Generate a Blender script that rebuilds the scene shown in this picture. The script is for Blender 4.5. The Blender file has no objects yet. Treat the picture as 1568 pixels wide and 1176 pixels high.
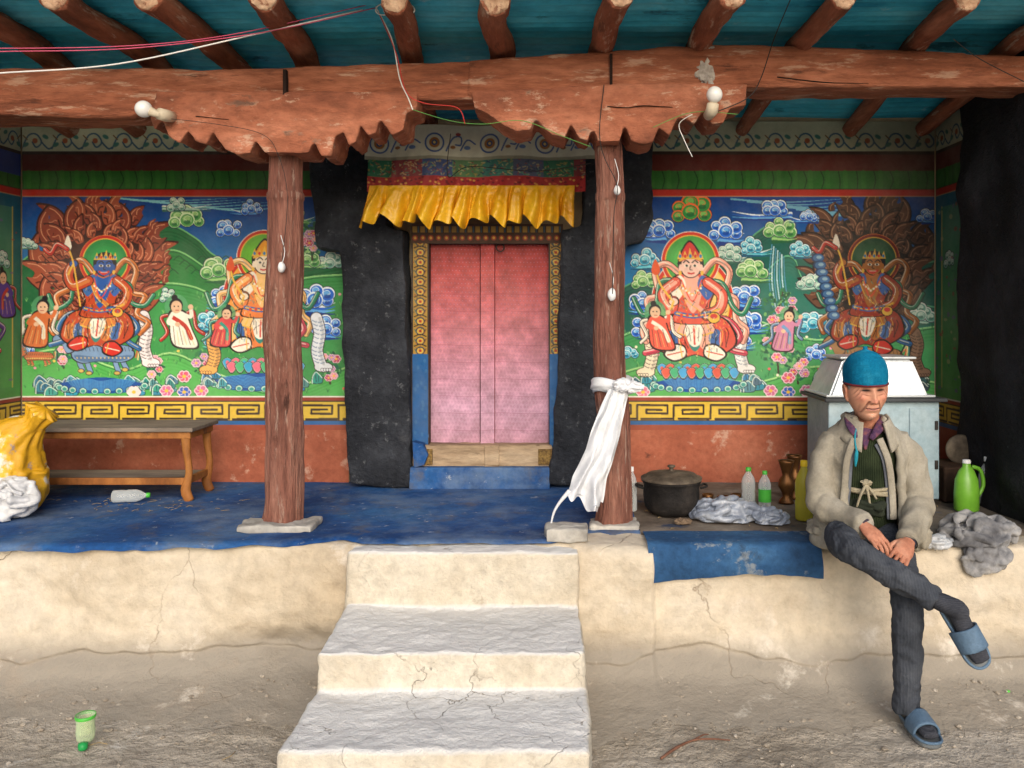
import bpy, bmesh, math, random
import numpy as np
from mathutils import Vector, Matrix, noise
random.seed(7); np.random.seed(7)
scene=bpy.context.scene
F=1300.0; VX=850.0; VY=480.0; CH=1.73
def W(px,py,d):
    return Vector(((px-VX)/F*d, d, CH-(py-VY)/F*d))
def lin(v):
    v=np.asarray(v,dtype=float)
    return np.where(v<=0.04045, v/12.92, ((v+0.055)/1.055)**2.4)
def c(r,g,b,k=1.0):
    l=lin(np.array([r,g,b])/255.0)*k
    return (float(l[0]),float(l[1]),float(l[2]),1.0)
FLOOR=0.65
# ------------------------------------------------------------------ materials
def pmat(name,cols,scale=3.0,rough=0.85,bump=0.3,bscale=30.0,fine=0.25,wear=None,stretch=(1,1,1),metal=0.0,dist=0.01,crack=None,zfade=None,spec=0.3,wave=None,top=None,ramp=(0.3,0.7)):
    m=bpy.data.materials.new(name); m.use_nodes=True
    nt=m.node_tree; N=nt.nodes; L=nt.links
    b=N['Principled BSDF']; b.inputs['Roughness'].default_value=rough; b.inputs['Metallic'].default_value=metal
    b.inputs['Specular IOR Level'].default_value=spec
    tc=N.new('ShaderNodeTexCoord'); mp=N.new('ShaderNodeMapping'); L.new(tc.outputs['Object'],mp.inputs[0]); mp.inputs['Scale'].default_value=stretch
    n1=N.new('ShaderNodeTexNoise'); n1.inputs['Scale'].default_value=scale; n1.inputs['Detail'].default_value=6; n1.inputs['Roughness'].default_value=0.6
    L.new(mp.outputs[0],n1.inputs['Vector'])
    r=N.new('ShaderNodeValToRGB'); L.new(n1.outputs['Fac'],r.inputs[0])
    el=r.color_ramp.elements
    k=len(cols)
    el[0].position=ramp[0]; el[0].color=cols[0]; el[1].position=ramp[1]; el[1].color=cols[-1]
    for i in range(1,k-1):
        e=el.new(ramp[0]+(ramp[1]-ramp[0])*i/(k-1)); e.color=cols[i]
    out=r.outputs[0]
    def mix(a,bc,fac,mode='MIX'):
        x=N.new('ShaderNodeMix'); x.data_type='RGBA'; x.blend_type=mode
        if hasattr(fac,'is_linked') : L.new(fac,x.inputs[0])
        else: x.inputs[0].default_value=fac
        if hasattr(a,'is_linked'): L.new(a,x.inputs[6])
        else: x.inputs[6].default_value=a
        if hasattr(bc,'is_linked'): L.new(bc,x.inputs[7])
        else: x.inputs[7].default_value=bc
        return x.outputs[2]
    n2=N.new('ShaderNodeTexNoise'); n2.inputs['Scale'].default_value=bscale; n2.inputs['Detail'].default_value=5; n2.inputs['Roughness'].default_value=0.7
    L.new(mp.outputs[0],n2.inputs['Vector'])
    r2=N.new('ShaderNodeValToRGB'); r2.color_ramp.elements[0].position=0.3; r2.color_ramp.elements[0].color=(0.35,0.35,0.35,1); r2.color_ramp.elements[1].position=0.62; r2.color_ramp.elements[1].color=(1.1,1.1,1.1,1)
    L.new(n2.outputs['Fac'],r2.inputs[0])
    out=mix(out,r2.outputs[0],fine,'MULTIPLY')
    if zfade:
        z0,z1,zc,amt=zfade[:4]; na=zfade[4] if len(zfade)>4 else 0.8
        sp=N.new('ShaderNodeSeparateXYZ'); L.new(tc.outputs['Object'],sp.inputs[0])
        add=N.new('ShaderNodeMath'); add.operation='MULTIPLY_ADD'; L.new(n1.outputs['Fac'],add.inputs[0]); add.inputs[1].default_value=abs(z1-z0)*na; L.new(sp.outputs[2],add.inputs[2])
        mr=N.new('ShaderNodeMapRange'); o_=abs(z1-z0)*na*.5; mr.inputs[1].default_value=z0+o_; mr.inputs[2].default_value=z1+o_; mr.inputs[3].default_value=0; mr.inputs[4].default_value=amt
        L.new(add.outputs[0],mr.inputs[0])
        out=mix(out,zc,mr.outputs[0])
    if wear:
        for wv_ in wear:
            wc,wth,wsc=wv_[:3]; amt=wv_[3] if len(wv_)>3 else .85; soft=wv_[4] if len(wv_)>4 else .07
            n3=N.new('ShaderNodeTexNoise'); n3.inputs['Scale'].default_value=wsc; n3.inputs['Detail'].default_value=7; n3.inputs['Roughness'].default_value=0.7
            L.new(mp.outputs[0],n3.inputs['Vector'])
            r3=N.new('ShaderNodeValToRGB'); r3.color_ramp.elements[0].position=wth; r3.color_ramp.elements[0].color=(0,0,0,1); r3.color_ramp.elements[1].position=wth+soft; r3.color_ramp.elements[1].color=(amt,amt,amt,1)
            L.new(n3.outputs['Fac'],r3.inputs[0])
            out=mix(out,wc,r3.outputs[0])
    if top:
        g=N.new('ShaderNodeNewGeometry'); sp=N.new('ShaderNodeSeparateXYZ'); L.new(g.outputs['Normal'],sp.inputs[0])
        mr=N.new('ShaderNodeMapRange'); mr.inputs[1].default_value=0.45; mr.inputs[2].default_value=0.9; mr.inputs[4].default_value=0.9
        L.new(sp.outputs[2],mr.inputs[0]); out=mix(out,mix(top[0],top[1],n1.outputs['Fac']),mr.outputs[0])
    height=n2.outputs['Fac']
    bm=N.new('ShaderNodeBump'); bm.inputs['Strength'].default_value=bump; bm.inputs['Distance'].default_value=dist
    if crack:
        csc,cw,cc=crack
        nd=N.new('ShaderNodeTexNoise'); nd.inputs['Scale'].default_value=csc*1.3; nd.inputs['Detail'].default_value=6; L.new(mp.outputs[0],nd.inputs['Vector'])
        vm=N.new('ShaderNodeVectorMath'); vm.operation='MULTIPLY_ADD'; L.new(nd.outputs['Color'],vm.inputs[0]); vm.inputs[1].default_value=(0.9,0.9,0.9); L.new(mp.outputs[0],vm.inputs[2])
        vo=N.new('ShaderNodeTexVoronoi'); vo.feature='DISTANCE_TO_EDGE'; vo.inputs['Scale'].default_value=csc; L.new(vm.outputs[0],vo.inputs['Vector'])
        rc=N.new('ShaderNodeValToRGB'); rc.color_ramp.elements[0].position=0; rc.color_ramp.elements[0].color=(1,1,1,1); rc.color_ramp.elements[1].position=cw; rc.color_ramp.elements[1].color=(0,0,0,1)
        L.new(vo.outputs[0],rc.inputs[0])
        ms=N.new('ShaderNodeMath'); ms.operation='MULTIPLY'; L.new(rc.outputs[0],ms.inputs[0])
        rm=N.new('ShaderNodeMapRange'); rm.inputs[1].default_value=0.5; rm.inputs[2].default_value=0.62; L.new(n1.outputs['Fac'],rm.inputs[0]); L.new(rm.outputs[0],ms.inputs[1])
        out=mix(out,cc,ms.outputs[0])
        mh=N.new('ShaderNodeMath'); mh.operation='MULTIPLY_ADD'; L.new(ms.outputs[0],mh.inputs[0]); mh.inputs[1].default_value=-.5; L.new(n2.outputs['Fac'],mh.inputs[2]); height=mh.outputs[0]
    if wave:
        wv=N.new('ShaderNodeTexWave'); wv.bands_direction=wave[0]; wv.inputs['Scale'].default_value=wave[1]; wv.inputs['Distortion'].default_value=wave[2]; wv.inputs['Detail'].default_value=2
        L.new(tc.outputs['Object'],wv.inputs['Vector'])
        mh=N.new('ShaderNodeMath'); mh.operation='MULTIPLY_ADD'; L.new(wv.outputs['Fac'],mh.inputs[0]); mh.inputs[1].default_value=wave[3]; L.new(height,mh.inputs[2]); height=mh.outputs[0]
        out=mix(out,wv.outputs['Color'],wave[4],'MULTIPLY')
    L.new(height,bm.inputs['Height']); L.new(bm.outputs[0],b.inputs['Normal'])
    L.new(out,b.inputs['Base Color'])
    return m
def vcmat(name,rough=0.8,dirt=0.3,bump=0.15,gain=1.0,dust=0.0):
    m=bpy.data.materials.new(name); m.use_nodes=True
    nt=m.node_tree; N=nt.nodes; L=nt.links; b=N['Principled BSDF']; b.inputs['Roughness'].default_value=rough; b.inputs['Specular IOR Level'].default_value=0.25
    a=N.new('ShaderNodeVertexColor'); a.layer_name='Col'
    tc=N.new('ShaderNodeTexCoord')
    n=N.new('ShaderNodeTexNoise'); n.inputs['Scale'].default_value=7; n.inputs['Detail'].default_value=8; n.inputs['Roughness'].default_value=0.75; L.new(tc.outputs['Object'],n.inputs['Vector'])
    r=N.new('ShaderNodeValToRGB'); r.color_ramp.elements[0].position=0.3; r.color_ramp.elements[0].color=(0.45*gain,0.43*gain,0.4*gain,1); r.color_ramp.elements[1].position=0.6; r.color_ramp.elements[1].color=(gain,gain,gain,1); L.new(n.outputs['Fac'],r.inputs[0])
    x=N.new('ShaderNodeMix'); x.data_type='RGBA'; x.blend_type='MULTIPLY'; x.inputs[0].default_value=dirt; L.new(a.outputs[0],x.inputs[6]); L.new(r.outputs[0],x.inputs[7]); out=x.outputs[2]
    if dust:
        n3=N.new('ShaderNodeTexNoise'); n3.inputs['Scale'].default_value=2.3; n3.inputs['Detail'].default_value=9; n3.inputs['Roughness'].default_value=.7; L.new(tc.outputs['Object'],n3.inputs['Vector'])
        mr=N.new('ShaderNodeMapRange'); mr.inputs[1].default_value=.4; mr.inputs[2].default_value=.75; mr.inputs[4].default_value=dust; L.new(n3.outputs['Fac'],mr.inputs[0])
        y=N.new('ShaderNodeMix'); y.data_type='RGBA'; L.new(mr.outputs[0],y.inputs[0]); L.new(out,y.inputs[6]); y.inputs[7].default_value=(.42,.38,.32,1); out=y.outputs[2]
    L.new(out,b.inputs['Base Color'])
    n2=N.new('ShaderNodeTexNoise'); n2.inputs['Scale'].default_value=60; n2.inputs['Detail'].default_value=4; L.new(tc.outputs['Object'],n2.inputs['Vector'])
    bm=N.new('ShaderNodeBump'); bm.inputs['Strength'].default_value=bump; bm.inputs['Distance'].default_value=0.01; L.new(n2.outputs['Fac'],bm.inputs['Height']); L.new(bm.outputs[0],b.inputs['Normal'])
    return m
def glassy(name,col,alpha=0.45,rough=0.15):
    m=bpy.data.materials.new(name); m.use_nodes=True; N=m.node_tree.nodes; L=m.node_tree.links
    b=N['Principled BSDF']; b.inputs['Base Color'].default_value=col; b.inputs['Roughness'].default_value=rough; b.inputs['IOR'].default_value=1.4
    tr=N.new('ShaderNodeBsdfTransparent'); tr.inputs[0].default_value=(min(1,col[0]+.4),min(1,col[1]+.4),min(1,col[2]+.4),1)
    lw=N.new('ShaderNodeLayerWeight'); lw.inputs[0].default_value=0.35
    mr=N.new('ShaderNodeMapRange'); mr.inputs[3].default_value=alpha; mr.inputs[4].default_value=0.95; L.new(lw.outputs['Facing'],mr.inputs[0])
    mx=N.new('ShaderNodeMixShader'); L.new(mr.outputs[0],mx.inputs[0]); L.new(tr.outputs[0],mx.inputs[1]); L.new(b.outputs[0],mx.inputs[2])
    L.new(mx.outputs[0],N['Material Output'].inputs[0]); return m
# ------------------------------------------------------------------ mesh helpers
def mk(name,verts,faces,mat=None,parent=None,smooth=True):
    me=bpy.data.meshes.new(name); me.from_pydata([tuple(v) for v in verts],[],faces); me.update()
    o=bpy.data.objects.new(name,me); scene.collection.objects.link(o)
    if mat: me.materials.append(mat)
    if smooth: me.polygons.foreach_set('use_smooth',[True]*len(me.polygons))
    if parent: o.parent=parent
    return o
def empty(name):
    o=bpy.data.objects.new(name,None); scene.collection.objects.link(o); o.empty_display_size=0.1; return o
def evalmesh(o,mods):
    for t,kw in mods:
        m=o.modifiers.new(t,t)
        for k,v in kw.items(): setattr(m,k,v)
    bpy.context.view_layer.update()
    dg=bpy.context.evaluated_depsgraph_get(); ev=o.evaluated_get(dg)
    me=bpy.data.meshes.new_from_object(ev); o.modifiers.clear(); mats=[m for m in o.data.materials]
    old=o.data; o.data=me
    me.materials.clear()
    for m in mats: me.materials.append(m)
    bpy.data.meshes.remove(old)
    me.polygons.foreach_set('use_smooth',[True]*len(me.polygons)); return o
def joinm(name,objs,mat,parent=None):
    V=[];Fs=[]
    for o in objs:
        n=len(V); mw=o.matrix_basis
        V+= [mw@v.co for v in o.data.vertices]; Fs+=[tuple(i+n for i in p.vertices) for p in o.data.polygons]
    for o in objs: bpy.data.objects.remove(o)
    return mk(name,V,Fs,mat,parent)
def disp(o,amp,sc,oct=3,aniso=(1,1,1),axis=None,ridge=False):
    me=o.data; n=len(me.vertices)
    nor=[v.normal.copy() for v in me.vertices]
    for v,nn in zip(me.vertices,nor):
        p=Vector((v.co.x*aniso[0]*sc,v.co.y*aniso[1]*sc,v.co.z*aniso[2]*sc))
        f=noise.fractal(p,1.0,2.0,oct)
        if ridge: f=1-2*abs(f)*1.6
        v.co+= nn*(f*amp)
    me.update(); return o
def organic(o,voxel,amp,sc,it=2,oct=3,aniso=(1,1,1),ridge=False,fac=0.5):
    evalmesh(o,[('REMESH',dict(mode='VOXEL',voxel_size=voxel)),('SMOOTH',dict(factor=fac,iterations=it))])
    if amp: disp(o,amp,sc,oct,aniso,ridge=ridge)
    o.data.polygons.foreach_set('use_smooth',[True]*len(o.data.polygons))
    return o
def box(name,x0,x1,y0,y1,z0,z1,mat=None,parent=None,bev=0.006):
    bm=bmesh.new(); bmesh.ops.create_cube(bm,size=1)
    for v in bm.verts: v.co=Vector(((x0+x1)/2+v.co.x*(x1-x0),(y0+y1)/2+v.co.y*(y1-y0),(z0+z1)/2+v.co.z*(z1-z0)))
    if bev: bmesh.ops.bevel(bm,geom=bm.edges[:],offset=bev,segments=2,affect='EDGES',profile=0.5)
    me=bpy.data.meshes.new(name); bm.to_mesh(me); bm.free(); o=bpy.data.objects.new(name,me); scene.collection.objects.link(o)
    if mat: me.materials.append(mat)
    if parent: o.parent=parent
    return o
def prism(name,pts,d0,d1,mat=None,parent=None,dp=None):
    dp=dp or d0; n=len(pts)
    V=[]; 
    for (x,y) in pts:
        w=W(x,y,dp); V.append((w.x,d0,w.z))
    for (x,y) in pts:
        w=W(x,y,dp); V.append((w.x,d1,w.z))
    bm=bmesh.new(); vs=[bm.verts.new(v) for v in V]
    bm.faces.new(vs[:n]); bm.faces.new(vs[n:][::-1])
    for i in range(n): bm.faces.new([vs[i],vs[(i+1)%n],vs[n+(i+1)%n],vs[n+i]])
    bmesh.ops.recalc_face_normals(bm,faces=bm.faces[:]); bmesh.ops.triangulate(bm,faces=bm.faces[:])
    me=bpy.data.meshes.new(name); bm.to_mesh(me); bm.free(); o=bpy.data.objects.new(name,me); scene.collection.objects.link(o)
    if mat: me.materials.append(mat)
    if parent: o.parent=parent
    return o
def catmull(pts,n=6,closed=False):
    P=[np.array(p,dtype=float) for p in pts]; out=[]
    m=len(P); rng=range(m if closed else m-1)
    for i in rng:
        if closed: p0,p1,p2,p3=P[i-1],P[i],P[(i+1)%m],P[(i+2)%m]
        else: p0,p1,p2,p3=P[max(i-1,0)],P[i],P[i+1],P[min(i+2,m-1)]
        for k in range(n):
            t=k/n; out.append(0.5*((2*p1)+(-p0+p2)*t+(2*p0-5*p1+4*p2-p3)*t*t+(-p0+3*p1-3*p2+p3)*t**3))
    if not closed: out.append(P[-1])
    return out
def tube(name,pts,rad,seg=16,mat=None,parent=None,n=1,ref=None,cap=True,rfun=None):
    R=[(r,r) if not isinstance(r,(tuple,list)) else r for r in rad]
    dat=[list(p)+list(r) for p,r in zip(pts,R)]
    if n>1: dat=catmull(dat,n)
    dat=np.array(dat); C=[Vector(q[:3]) for q in dat]; m=len(C)
    V=[];Fs=[]; prev=Vector(ref) if ref else None
    for i in range(m):
        t=(C[min(i+1,m-1)]-C[max(i-1,0)]).normalized()
        if ref: n1=Vector(ref)-t*Vector(ref).dot(t)
        elif prev is None:
            a=Vector((1,0,0)) if abs(t.x)<0.8 else Vector((0,1,0)); n1=a-t*a.dot(t)
        else: n1=prev-t*prev.dot(t)
        n1.normalize(); prev=n1; n2=t.cross(n1)
        for k in range(seg):
            a=2*math.pi*k/seg; f=rfun(i/(m-1),a) if rfun else 1.0
            V.append(C[i]+n1*(math.cos(a)*dat[i][3]*f)+n2*(math.sin(a)*dat[i][4]*f))
    for i in range(m-1):
        for k in range(seg):
            Fs.append((i*seg+k,i*seg+(k+1)%seg,(i+1)*seg+(k+1)%seg,(i+1)*seg+k))
    if cap:
        for e,i,sgn in ((0,0,-1),(1,m-1,1)):
            t=(C[min(i+1,m-1)]-C[max(i-1,0)]).normalized()
            V.append(C[i]+t*sgn*min(dat[i][3],dat[i][4])*(0.45 if cap!='flat' else 0.02)); ix=len(V)-1
            for k in range(seg):
                a,b=i*seg+k,i*seg+(k+1)%seg
                Fs.append((a,ix,b) if sgn<0 else (a,b,ix))
    o=mk(name,V,Fs,mat,parent)
    bm=bmesh.new(); bm.from_mesh(o.data); bmesh.ops.recalc_face_normals(bm,faces=bm.faces[:]); bm.to_mesh(o.data); bm.free()
    o.data.polygons.foreach_set('use_smooth',[True]*len(o.data.polygons))
    return o
def ellipsoid(name,ce,r,mat=None,parent=None,sub=4,rot=None):
    bm=bmesh.new(); bmesh.ops.create_icosphere(bm,subdivisions=sub,radius=1)
    for v in bm.verts:
        q=Vector((v.co.x*r[0],v.co.y*r[1],v.co.z*r[2]))
        if rot: q=rot@q
        v.co=q+Vector(ce)
    me=bpy.data.meshes.new(name); bm.to_mesh(me); bm.free(); o=bpy.data.objects.new(name,me); scene.collection.objects.link(o)
    me.polygons.foreach_set('use_smooth',[True]*len(me.polygons))
    if mat: me.materials.append(mat)
    if parent: o.parent=parent
    return o
def revolve(name,prof,ce,mat=None,parent=None,seg=40,sx=1,sy=1,rfun=None):
    V=[];Fs=[];m=len(prof)
    for i,(r,z) in enumerate(prof):
        for k in range(seg):
            a=2*math.pi*k/seg; f=rfun(i/(m-1),a) if rfun else 1
            V.append((ce[0]+math.cos(a)*r*sx*f,ce[1]+math.sin(a)*r*sy*f,ce[2]+z))
    for i in range(m-1):
        for k in range(seg): Fs.append((i*seg+k,i*seg+(k+1)%seg,(i+1)*seg+(k+1)%seg,(i+1)*seg+k))
    return mk(name,V,Fs,mat,parent)
def gridmesh(name,nu,nv,fn,mat=None,parent=None):
    V=[fn(i/(nu-1),j/(nv-1)) for j in range(nv) for i in range(nu)]
    Fs=[(j*nu+i,j*nu+i+1,(j+1)*nu+i+1,(j+1)*nu+i) for j in range(nv-1) for i in range(nu-1)]
    return mk(name,V,Fs,mat,parent)
def heap(name,ce,r,mat,parent=None,amp=0.25,sc=3.0,sub=6,flat=None):
    o=ellipsoid(name,(0,0,0),(1,1,1),mat,parent,sub)
    off=Vector((ce[0]*7.1,ce[1]*3.3,ce[2]*5.7))
    for v in o.data.vertices:
        d=v.co.normalized(); f=1+amp*noise.fractal(d*sc*.6+off,1,2,2)
        v.co=Vector((d.x*r[0]*f,d.y*r[1]*f,d.z*r[2]*f))+Vector(ce)
        if flat is not None and v.co.z<flat: v.co.z=flat+(v.co.z-flat)*0.05
    o.data.update(); return o
def crumple(name,ce,r,mat,parent=None,n=16,seed=1,vox=.005,flat=None,fw=.3,lift=.12):
    rr=random.Random(seed); core=heap('k',ce,(r[0]*.86,r[1]*.86,r[2]*.8),None,None,.35,2.2,5); q=[core]; m=min(r)
    for k in range(n):
        a=rr.uniform(0,6.28); el=rr.uniform(-.1,1.2); da=rr.uniform(-.45,.45); de=rr.uniform(-.35,.35); P=[];R=[]
        w0=m*fw*rr.uniform(.5,1.1)
        for j in range(5):
            d=Vector((math.cos(a)*math.cos(el),math.sin(a)*math.cos(el),math.sin(el))); f=.86+lift*rr.random()
            P.append(Vector((d.x*r[0]*f,d.y*r[1]*f,d.z*r[2]*f))+Vector(ce)); R.append((w0*rr.uniform(.7,1.2)*(0.5 if j in(0,4) else 1),w0*.55))
            a+=da+rr.uniform(-.2,.2); el+=de+rr.uniform(-.15,.15)
        q.append(tube('k',P,R,10,n=4))
    o=joinm(name,q,mat,parent); organic(o,vox,0,1,1,fac=.4); disp(o,m*.10,.55/m,3,ridge=True)
    if flat is not None:
        for v in o.data.vertices:
            if v.co.z<flat: v.co.z=flat+(v.co.z-flat)*.05
    return o
# ------------------------------------------------------------------ mural painter
class Cv:
    def __init__(s,x0,y0,x1,y1,bg,K=2):
        s.x0,s.y0,s.x1,s.y1,s.K=x0,y0,x1,y1,K
        s.w=int((x1-x0)*K); s.h=int((y1-y0)*K)
        s.a=np.zeros((s.h,s.w,3)); s.a[:]=np.array(bg)/255.0
    def _b(s,xa,ya,xb,yb):
        K=s.K
        i0=max(0,int((ya-s.y0)*K)-1); i1=min(s.h,int((yb-s.y0)*K)+2); j0=max(0,int((xa-s.x0)*K)-1); j1=min(s.w,int((xb-s.x0)*K)+2)
        if i1<=i0 or j1<=j0: return None
        Y,X=np.mgrid[i0:i1,j0:j1]; return (slice(i0,i1),slice(j0,j1)),(X+0.5)/K+s.x0,(Y+0.5)/K+s.y0
    def _put(s,sl,m,col,al=1.0):
        cc=np.array(col)/255.0; sub=s.a[sl]; sub[m]=sub[m]*(1-al)+cc*al
    def ell(s,cx,cy,rx,ry,col,rot=0,al=1.0):
        q=max(rx,ry)+1; r=s._b(cx-q,cy-q,cx+q,cy+q)
        if r is None: return
        sl,X,Y=r; cr,sr=math.cos(rot),math.sin(rot); u=(X-cx)*cr+(Y-cy)*sr; v=-(X-cx)*sr+(Y-cy)*cr
        s._put(sl,(u/rx)**2+(v/ry)**2<1,col,al)
    def poly(s,pts,col,al=1.0):
        p=np.array(pts,dtype=float); r=s._b(p[:,0].min(),p[:,1].min(),p[:,0].max(),p[:,1].max())
        if r is None: return
        sl,X,Y=r; m=np.zeros(X.shape,bool); n=len(p)
        for i in range(n):
            xa,ya=p[i]; xb,yb=p[(i+1)%n]
            if ya==yb: continue
            cnd=((ya>Y)!=(yb>Y)); m^= cnd&(X<(xb-xa)*(Y-ya)/(yb-ya)+xa)
        s._put(sl,m,col,al)
    def sp(s,pts,col,al=1.0,n=5): s.poly(catmull(pts,n,True),col,al)
    def line(s,pts,w,col,smooth=True,taper=False,al=1.0):
        P=catmull(pts,5) if smooth and len(pts)>2 else [np.array(p,float) for p in pts]
        A=np.array(P); q=w/2+1; r=s._b(A[:,0].min()-q,A[:,1].min()-q,A[:,0].max()+q,A[:,1].max()+q)
        if r is None: return
        sl,X,Y=r; m=np.zeros(X.shape,bool); n=len(P)
        for i in range(n-1):
            ax,ay=P[i]; bx,by=P[i+1]; L2=(bx-ax)**2+(by-ay)**2+1e-9
            t=np.clip(((X-ax)*(bx-ax)+(Y-ay)*(by-ay))/L2,0,1); d=(X-ax-t*(bx-ax))**2+(Y-ay-t*(by-ay))**2
            ww=w/2*((1-(i+t)/n) if taper else 1.0); m|= d<ww**2
        s._put(sl,m,col,al)
    def rect(s,xa,ya,xb,yb,col): s.poly([(xa,ya),(xb,ya),(xb,yb),(xa,yb)],col)
    def grad(s,xa,ya,xb,yb,ca,cb):
        r=s._b(xa,ya,xb,yb); sl,X,Y=r; t=np.clip((Y-ya)/(yb-ya),0,1)[...,None]
        m=(X>=xa)&(X<=xb)&(Y>=ya)&(Y<=yb); col=(np.array(ca)*(1-t)+np.array(cb)*t)/255.0
        sub=s.a[sl]; sub[m]=col[m]
    def mesh(s,name,fn,mat,parent=None,k=1.0,res=1.0):
        K=s.K
        h=s.h//K; w=s.w//K
        if res==1.0: a=s.a[:h*K,:w*K].reshape(h,K,w,K,3).mean((1,3))
        else: h,w=s.h,s.w; a=s.a
        a=lin(a)*k
        Y,X=np.mgrid[0:h,0:w]; px=s.x0+X*(s.x1-s.x0)/(w-1); py=s.y0+Y*(s.y1-s.y0)/(h-1)
        co=fn(px.ravel(),py.ravel()).astype(np.float32)
        n=h*w; idx=np.arange(n).reshape(h,w)
        q=np.stack([idx[:-1,:-1],idx[1:,:-1],idx[1:,1:],idx[:-1,1:]],-1).reshape(-1,4)
        me=bpy.data.meshes.new(name); me.vertices.add(n); me.vertices.foreach_set('co',co.ravel())
        me.loops.add(q.size); me.loops.foreach_set('vertex_index',q.ravel().astype(np.int32))
        me.polygons.add(len(q)); me.polygons.foreach_set('loop_start',np.arange(0,q.size,4,dtype=np.int32))
        me.update(calc_edges=True); me.validate()
        ca=me.color_attributes.new('Col','FLOAT_COLOR','POINT')
        cc=np.ones((n,4),dtype=np.float32); cc[:,:3]=a.reshape(-1,3); ca.data.foreach_set('color',cc.ravel())
        me.materials.append(mat); o=bpy.data.objects.new(name,me); scene.collection.objects.link(o)
        if parent: o.parent=parent
        return o
def flat(d):
    s=F/d
    return lambda x,y: np.stack([(x-VX)/s,np.full_like(x,d,dtype=float),CH-(y-VY)/s],-1)
rnd=random.Random(3)
BLU=((232,240,244),(26,100,204),(100,168,226),(14,54,132))
GRN=((215,232,190),(84,156,80),(150,196,120),(32,92,58))
WHT=((228,234,222),(112,166,150),(185,214,195),(56,104,90))
CYN=((222,238,236),(34,150,184),(110,200,214),(14,84,116))
def cloud(cv,cx,cy,r,pal,seed=0,tail=0):
    rr=random.Random(seed*31+int(cx)); o,b,i,k=pal
    if tail:
        for q in range(4):
            y=cy+r*0.45+q*r*0.16-2; cv.line([(cx-tail*.4,y),(cx+tail*0.4,y+3-q),(cx+tail*1.1,y-3+q)],r*0.26,[o,b,i,k][q],taper=True)
    L=[(cx+math.cos(a)*r*0.66,cy-math.sin(a)*r*0.5+r*0.12) for a in np.linspace(-0.3,math.pi+0.3,5)]
    L=[(x+rr.uniform(-3,3),y+rr.uniform(-3,3),r*rr.uniform(.28,.44)) for x,y in L]+[(cx-r*.02,cy+r*.12,r*.42)]
    for x,y,q in L: cv.ell(x,y,q+1.2,q*.95+1.2,(18,36,56))
    for x,y,q in L:
        cv.ell(x,y,q+.2,q*.95+.2,o); cv.ell(x,y+q*.10,q*.88,q*.82,b); cv.ell(x-q*.1,y-q*.1,q*.5,q*.42,i); cv.ell(x,y+q*.35,q*.45,q*.28,k,al=.7)
        sg=1 if x>cx else -1
        cv.line([(x-sg*q*.5,y+q*.35),(x-sg*q*.55,y-q*.25),(x,y-q*.5),(x+sg*q*.4,y-q*.1),(x+sg*q*.05,y+q*.1)],1.,o,al=.85)
def flames(cv,cx,cy,rx,ry,cols,seed=0,n=15):
    rr=random.Random(seed)
    cv.sp([(cx+rx*.88*math.cos(a),cy-ry*.88*math.sin(a)) for a in np.linspace(0,2*math.pi,16)[:-1]],cols[0])
    for kk,(k,sz) in enumerate(((1.04,34),(.86,30),(.72,25),(.6,19))):
        for j in range(n-kk):
            a=math.radians(-55+290*j/(n-1-kk))+rr.uniform(-.1,.1); bx=cx+rx*k*math.cos(a); by=cy-ry*k*math.sin(a)
            L=sz*rr.uniform(.75,1.35); w=L*.30; dx,dy=math.cos(a)*.55,-.95-.15*math.sin(a); q=math.hypot(dx,dy); dx/=q;dy/=q
            sg=(1 if math.cos(a)>0 else -1)*(1 if rr.random()<.75 else -1); ex,ey=-dy*sg,dx*sg
            def P_(u,v): return (bx+ex*u*w+dx*v*L,by+ey*u*w+dy*v*L)
            S=[P_(-.9,-.25),P_(-1.15,.15),P_(-.75,.5),P_(.0,.75),P_(1.25,.92),P_(.7,.6),P_(.45,.38),P_(1.0,.28),P_(1.45,.38),P_(1.2,.02),P_(.6,-.3)]
            m=np.mean(S,0); cv.sp([((x-m[0])*1.16+m[0],(y-m[1])*1.14+m[1]) for x,y in S],cols[0],n=4); cv.sp(S,cols[1+rr.randrange(2)],n=4)
            cv.line([P_(-.6,-.1),P_(-.75,.2),P_(-.3,.55),P_(.6,.78)],1.4,cols[3],al=.9); cv.line([P_(0,-.1),P_(-.1,.2),P_(.5,.2),P_(.9,.25)],1.2,cols[3],al=.7); cv.line([P_(.2,-.2),P_(.4,0),P_(.9,.05)],2.2,cols[0],al=.8)
    for j in range(12):
        a=math.radians(rr.uniform(-20,200)); bx=cx+rx*1.24*math.cos(a); by=cy-ry*1.18*math.sin(a); cv.sp([(bx-5,by+6),(bx-6,by-2),(bx,by-7),(bx+6,by-9),(bx+3,by-2),(bx+4,by+4)],cols[1]); cv.line([(bx-3,by+3),(bx-2,by-3),(bx+2,by-6)],1.1,cols[3])
def ribbon(cv,pts,w,col,hi=(240,235,220)):
    cv.line(pts,w+1.8,(30,25,25)); cv.line(pts,w,col); cv.line([(x-w*.3,y-w*.25) for x,y in pts],w*.22,hi,al=.8); cv.line([(x+w*.25,y+w*.2) for x,y in pts],w*.25,(40,20,20),al=.35)
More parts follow.
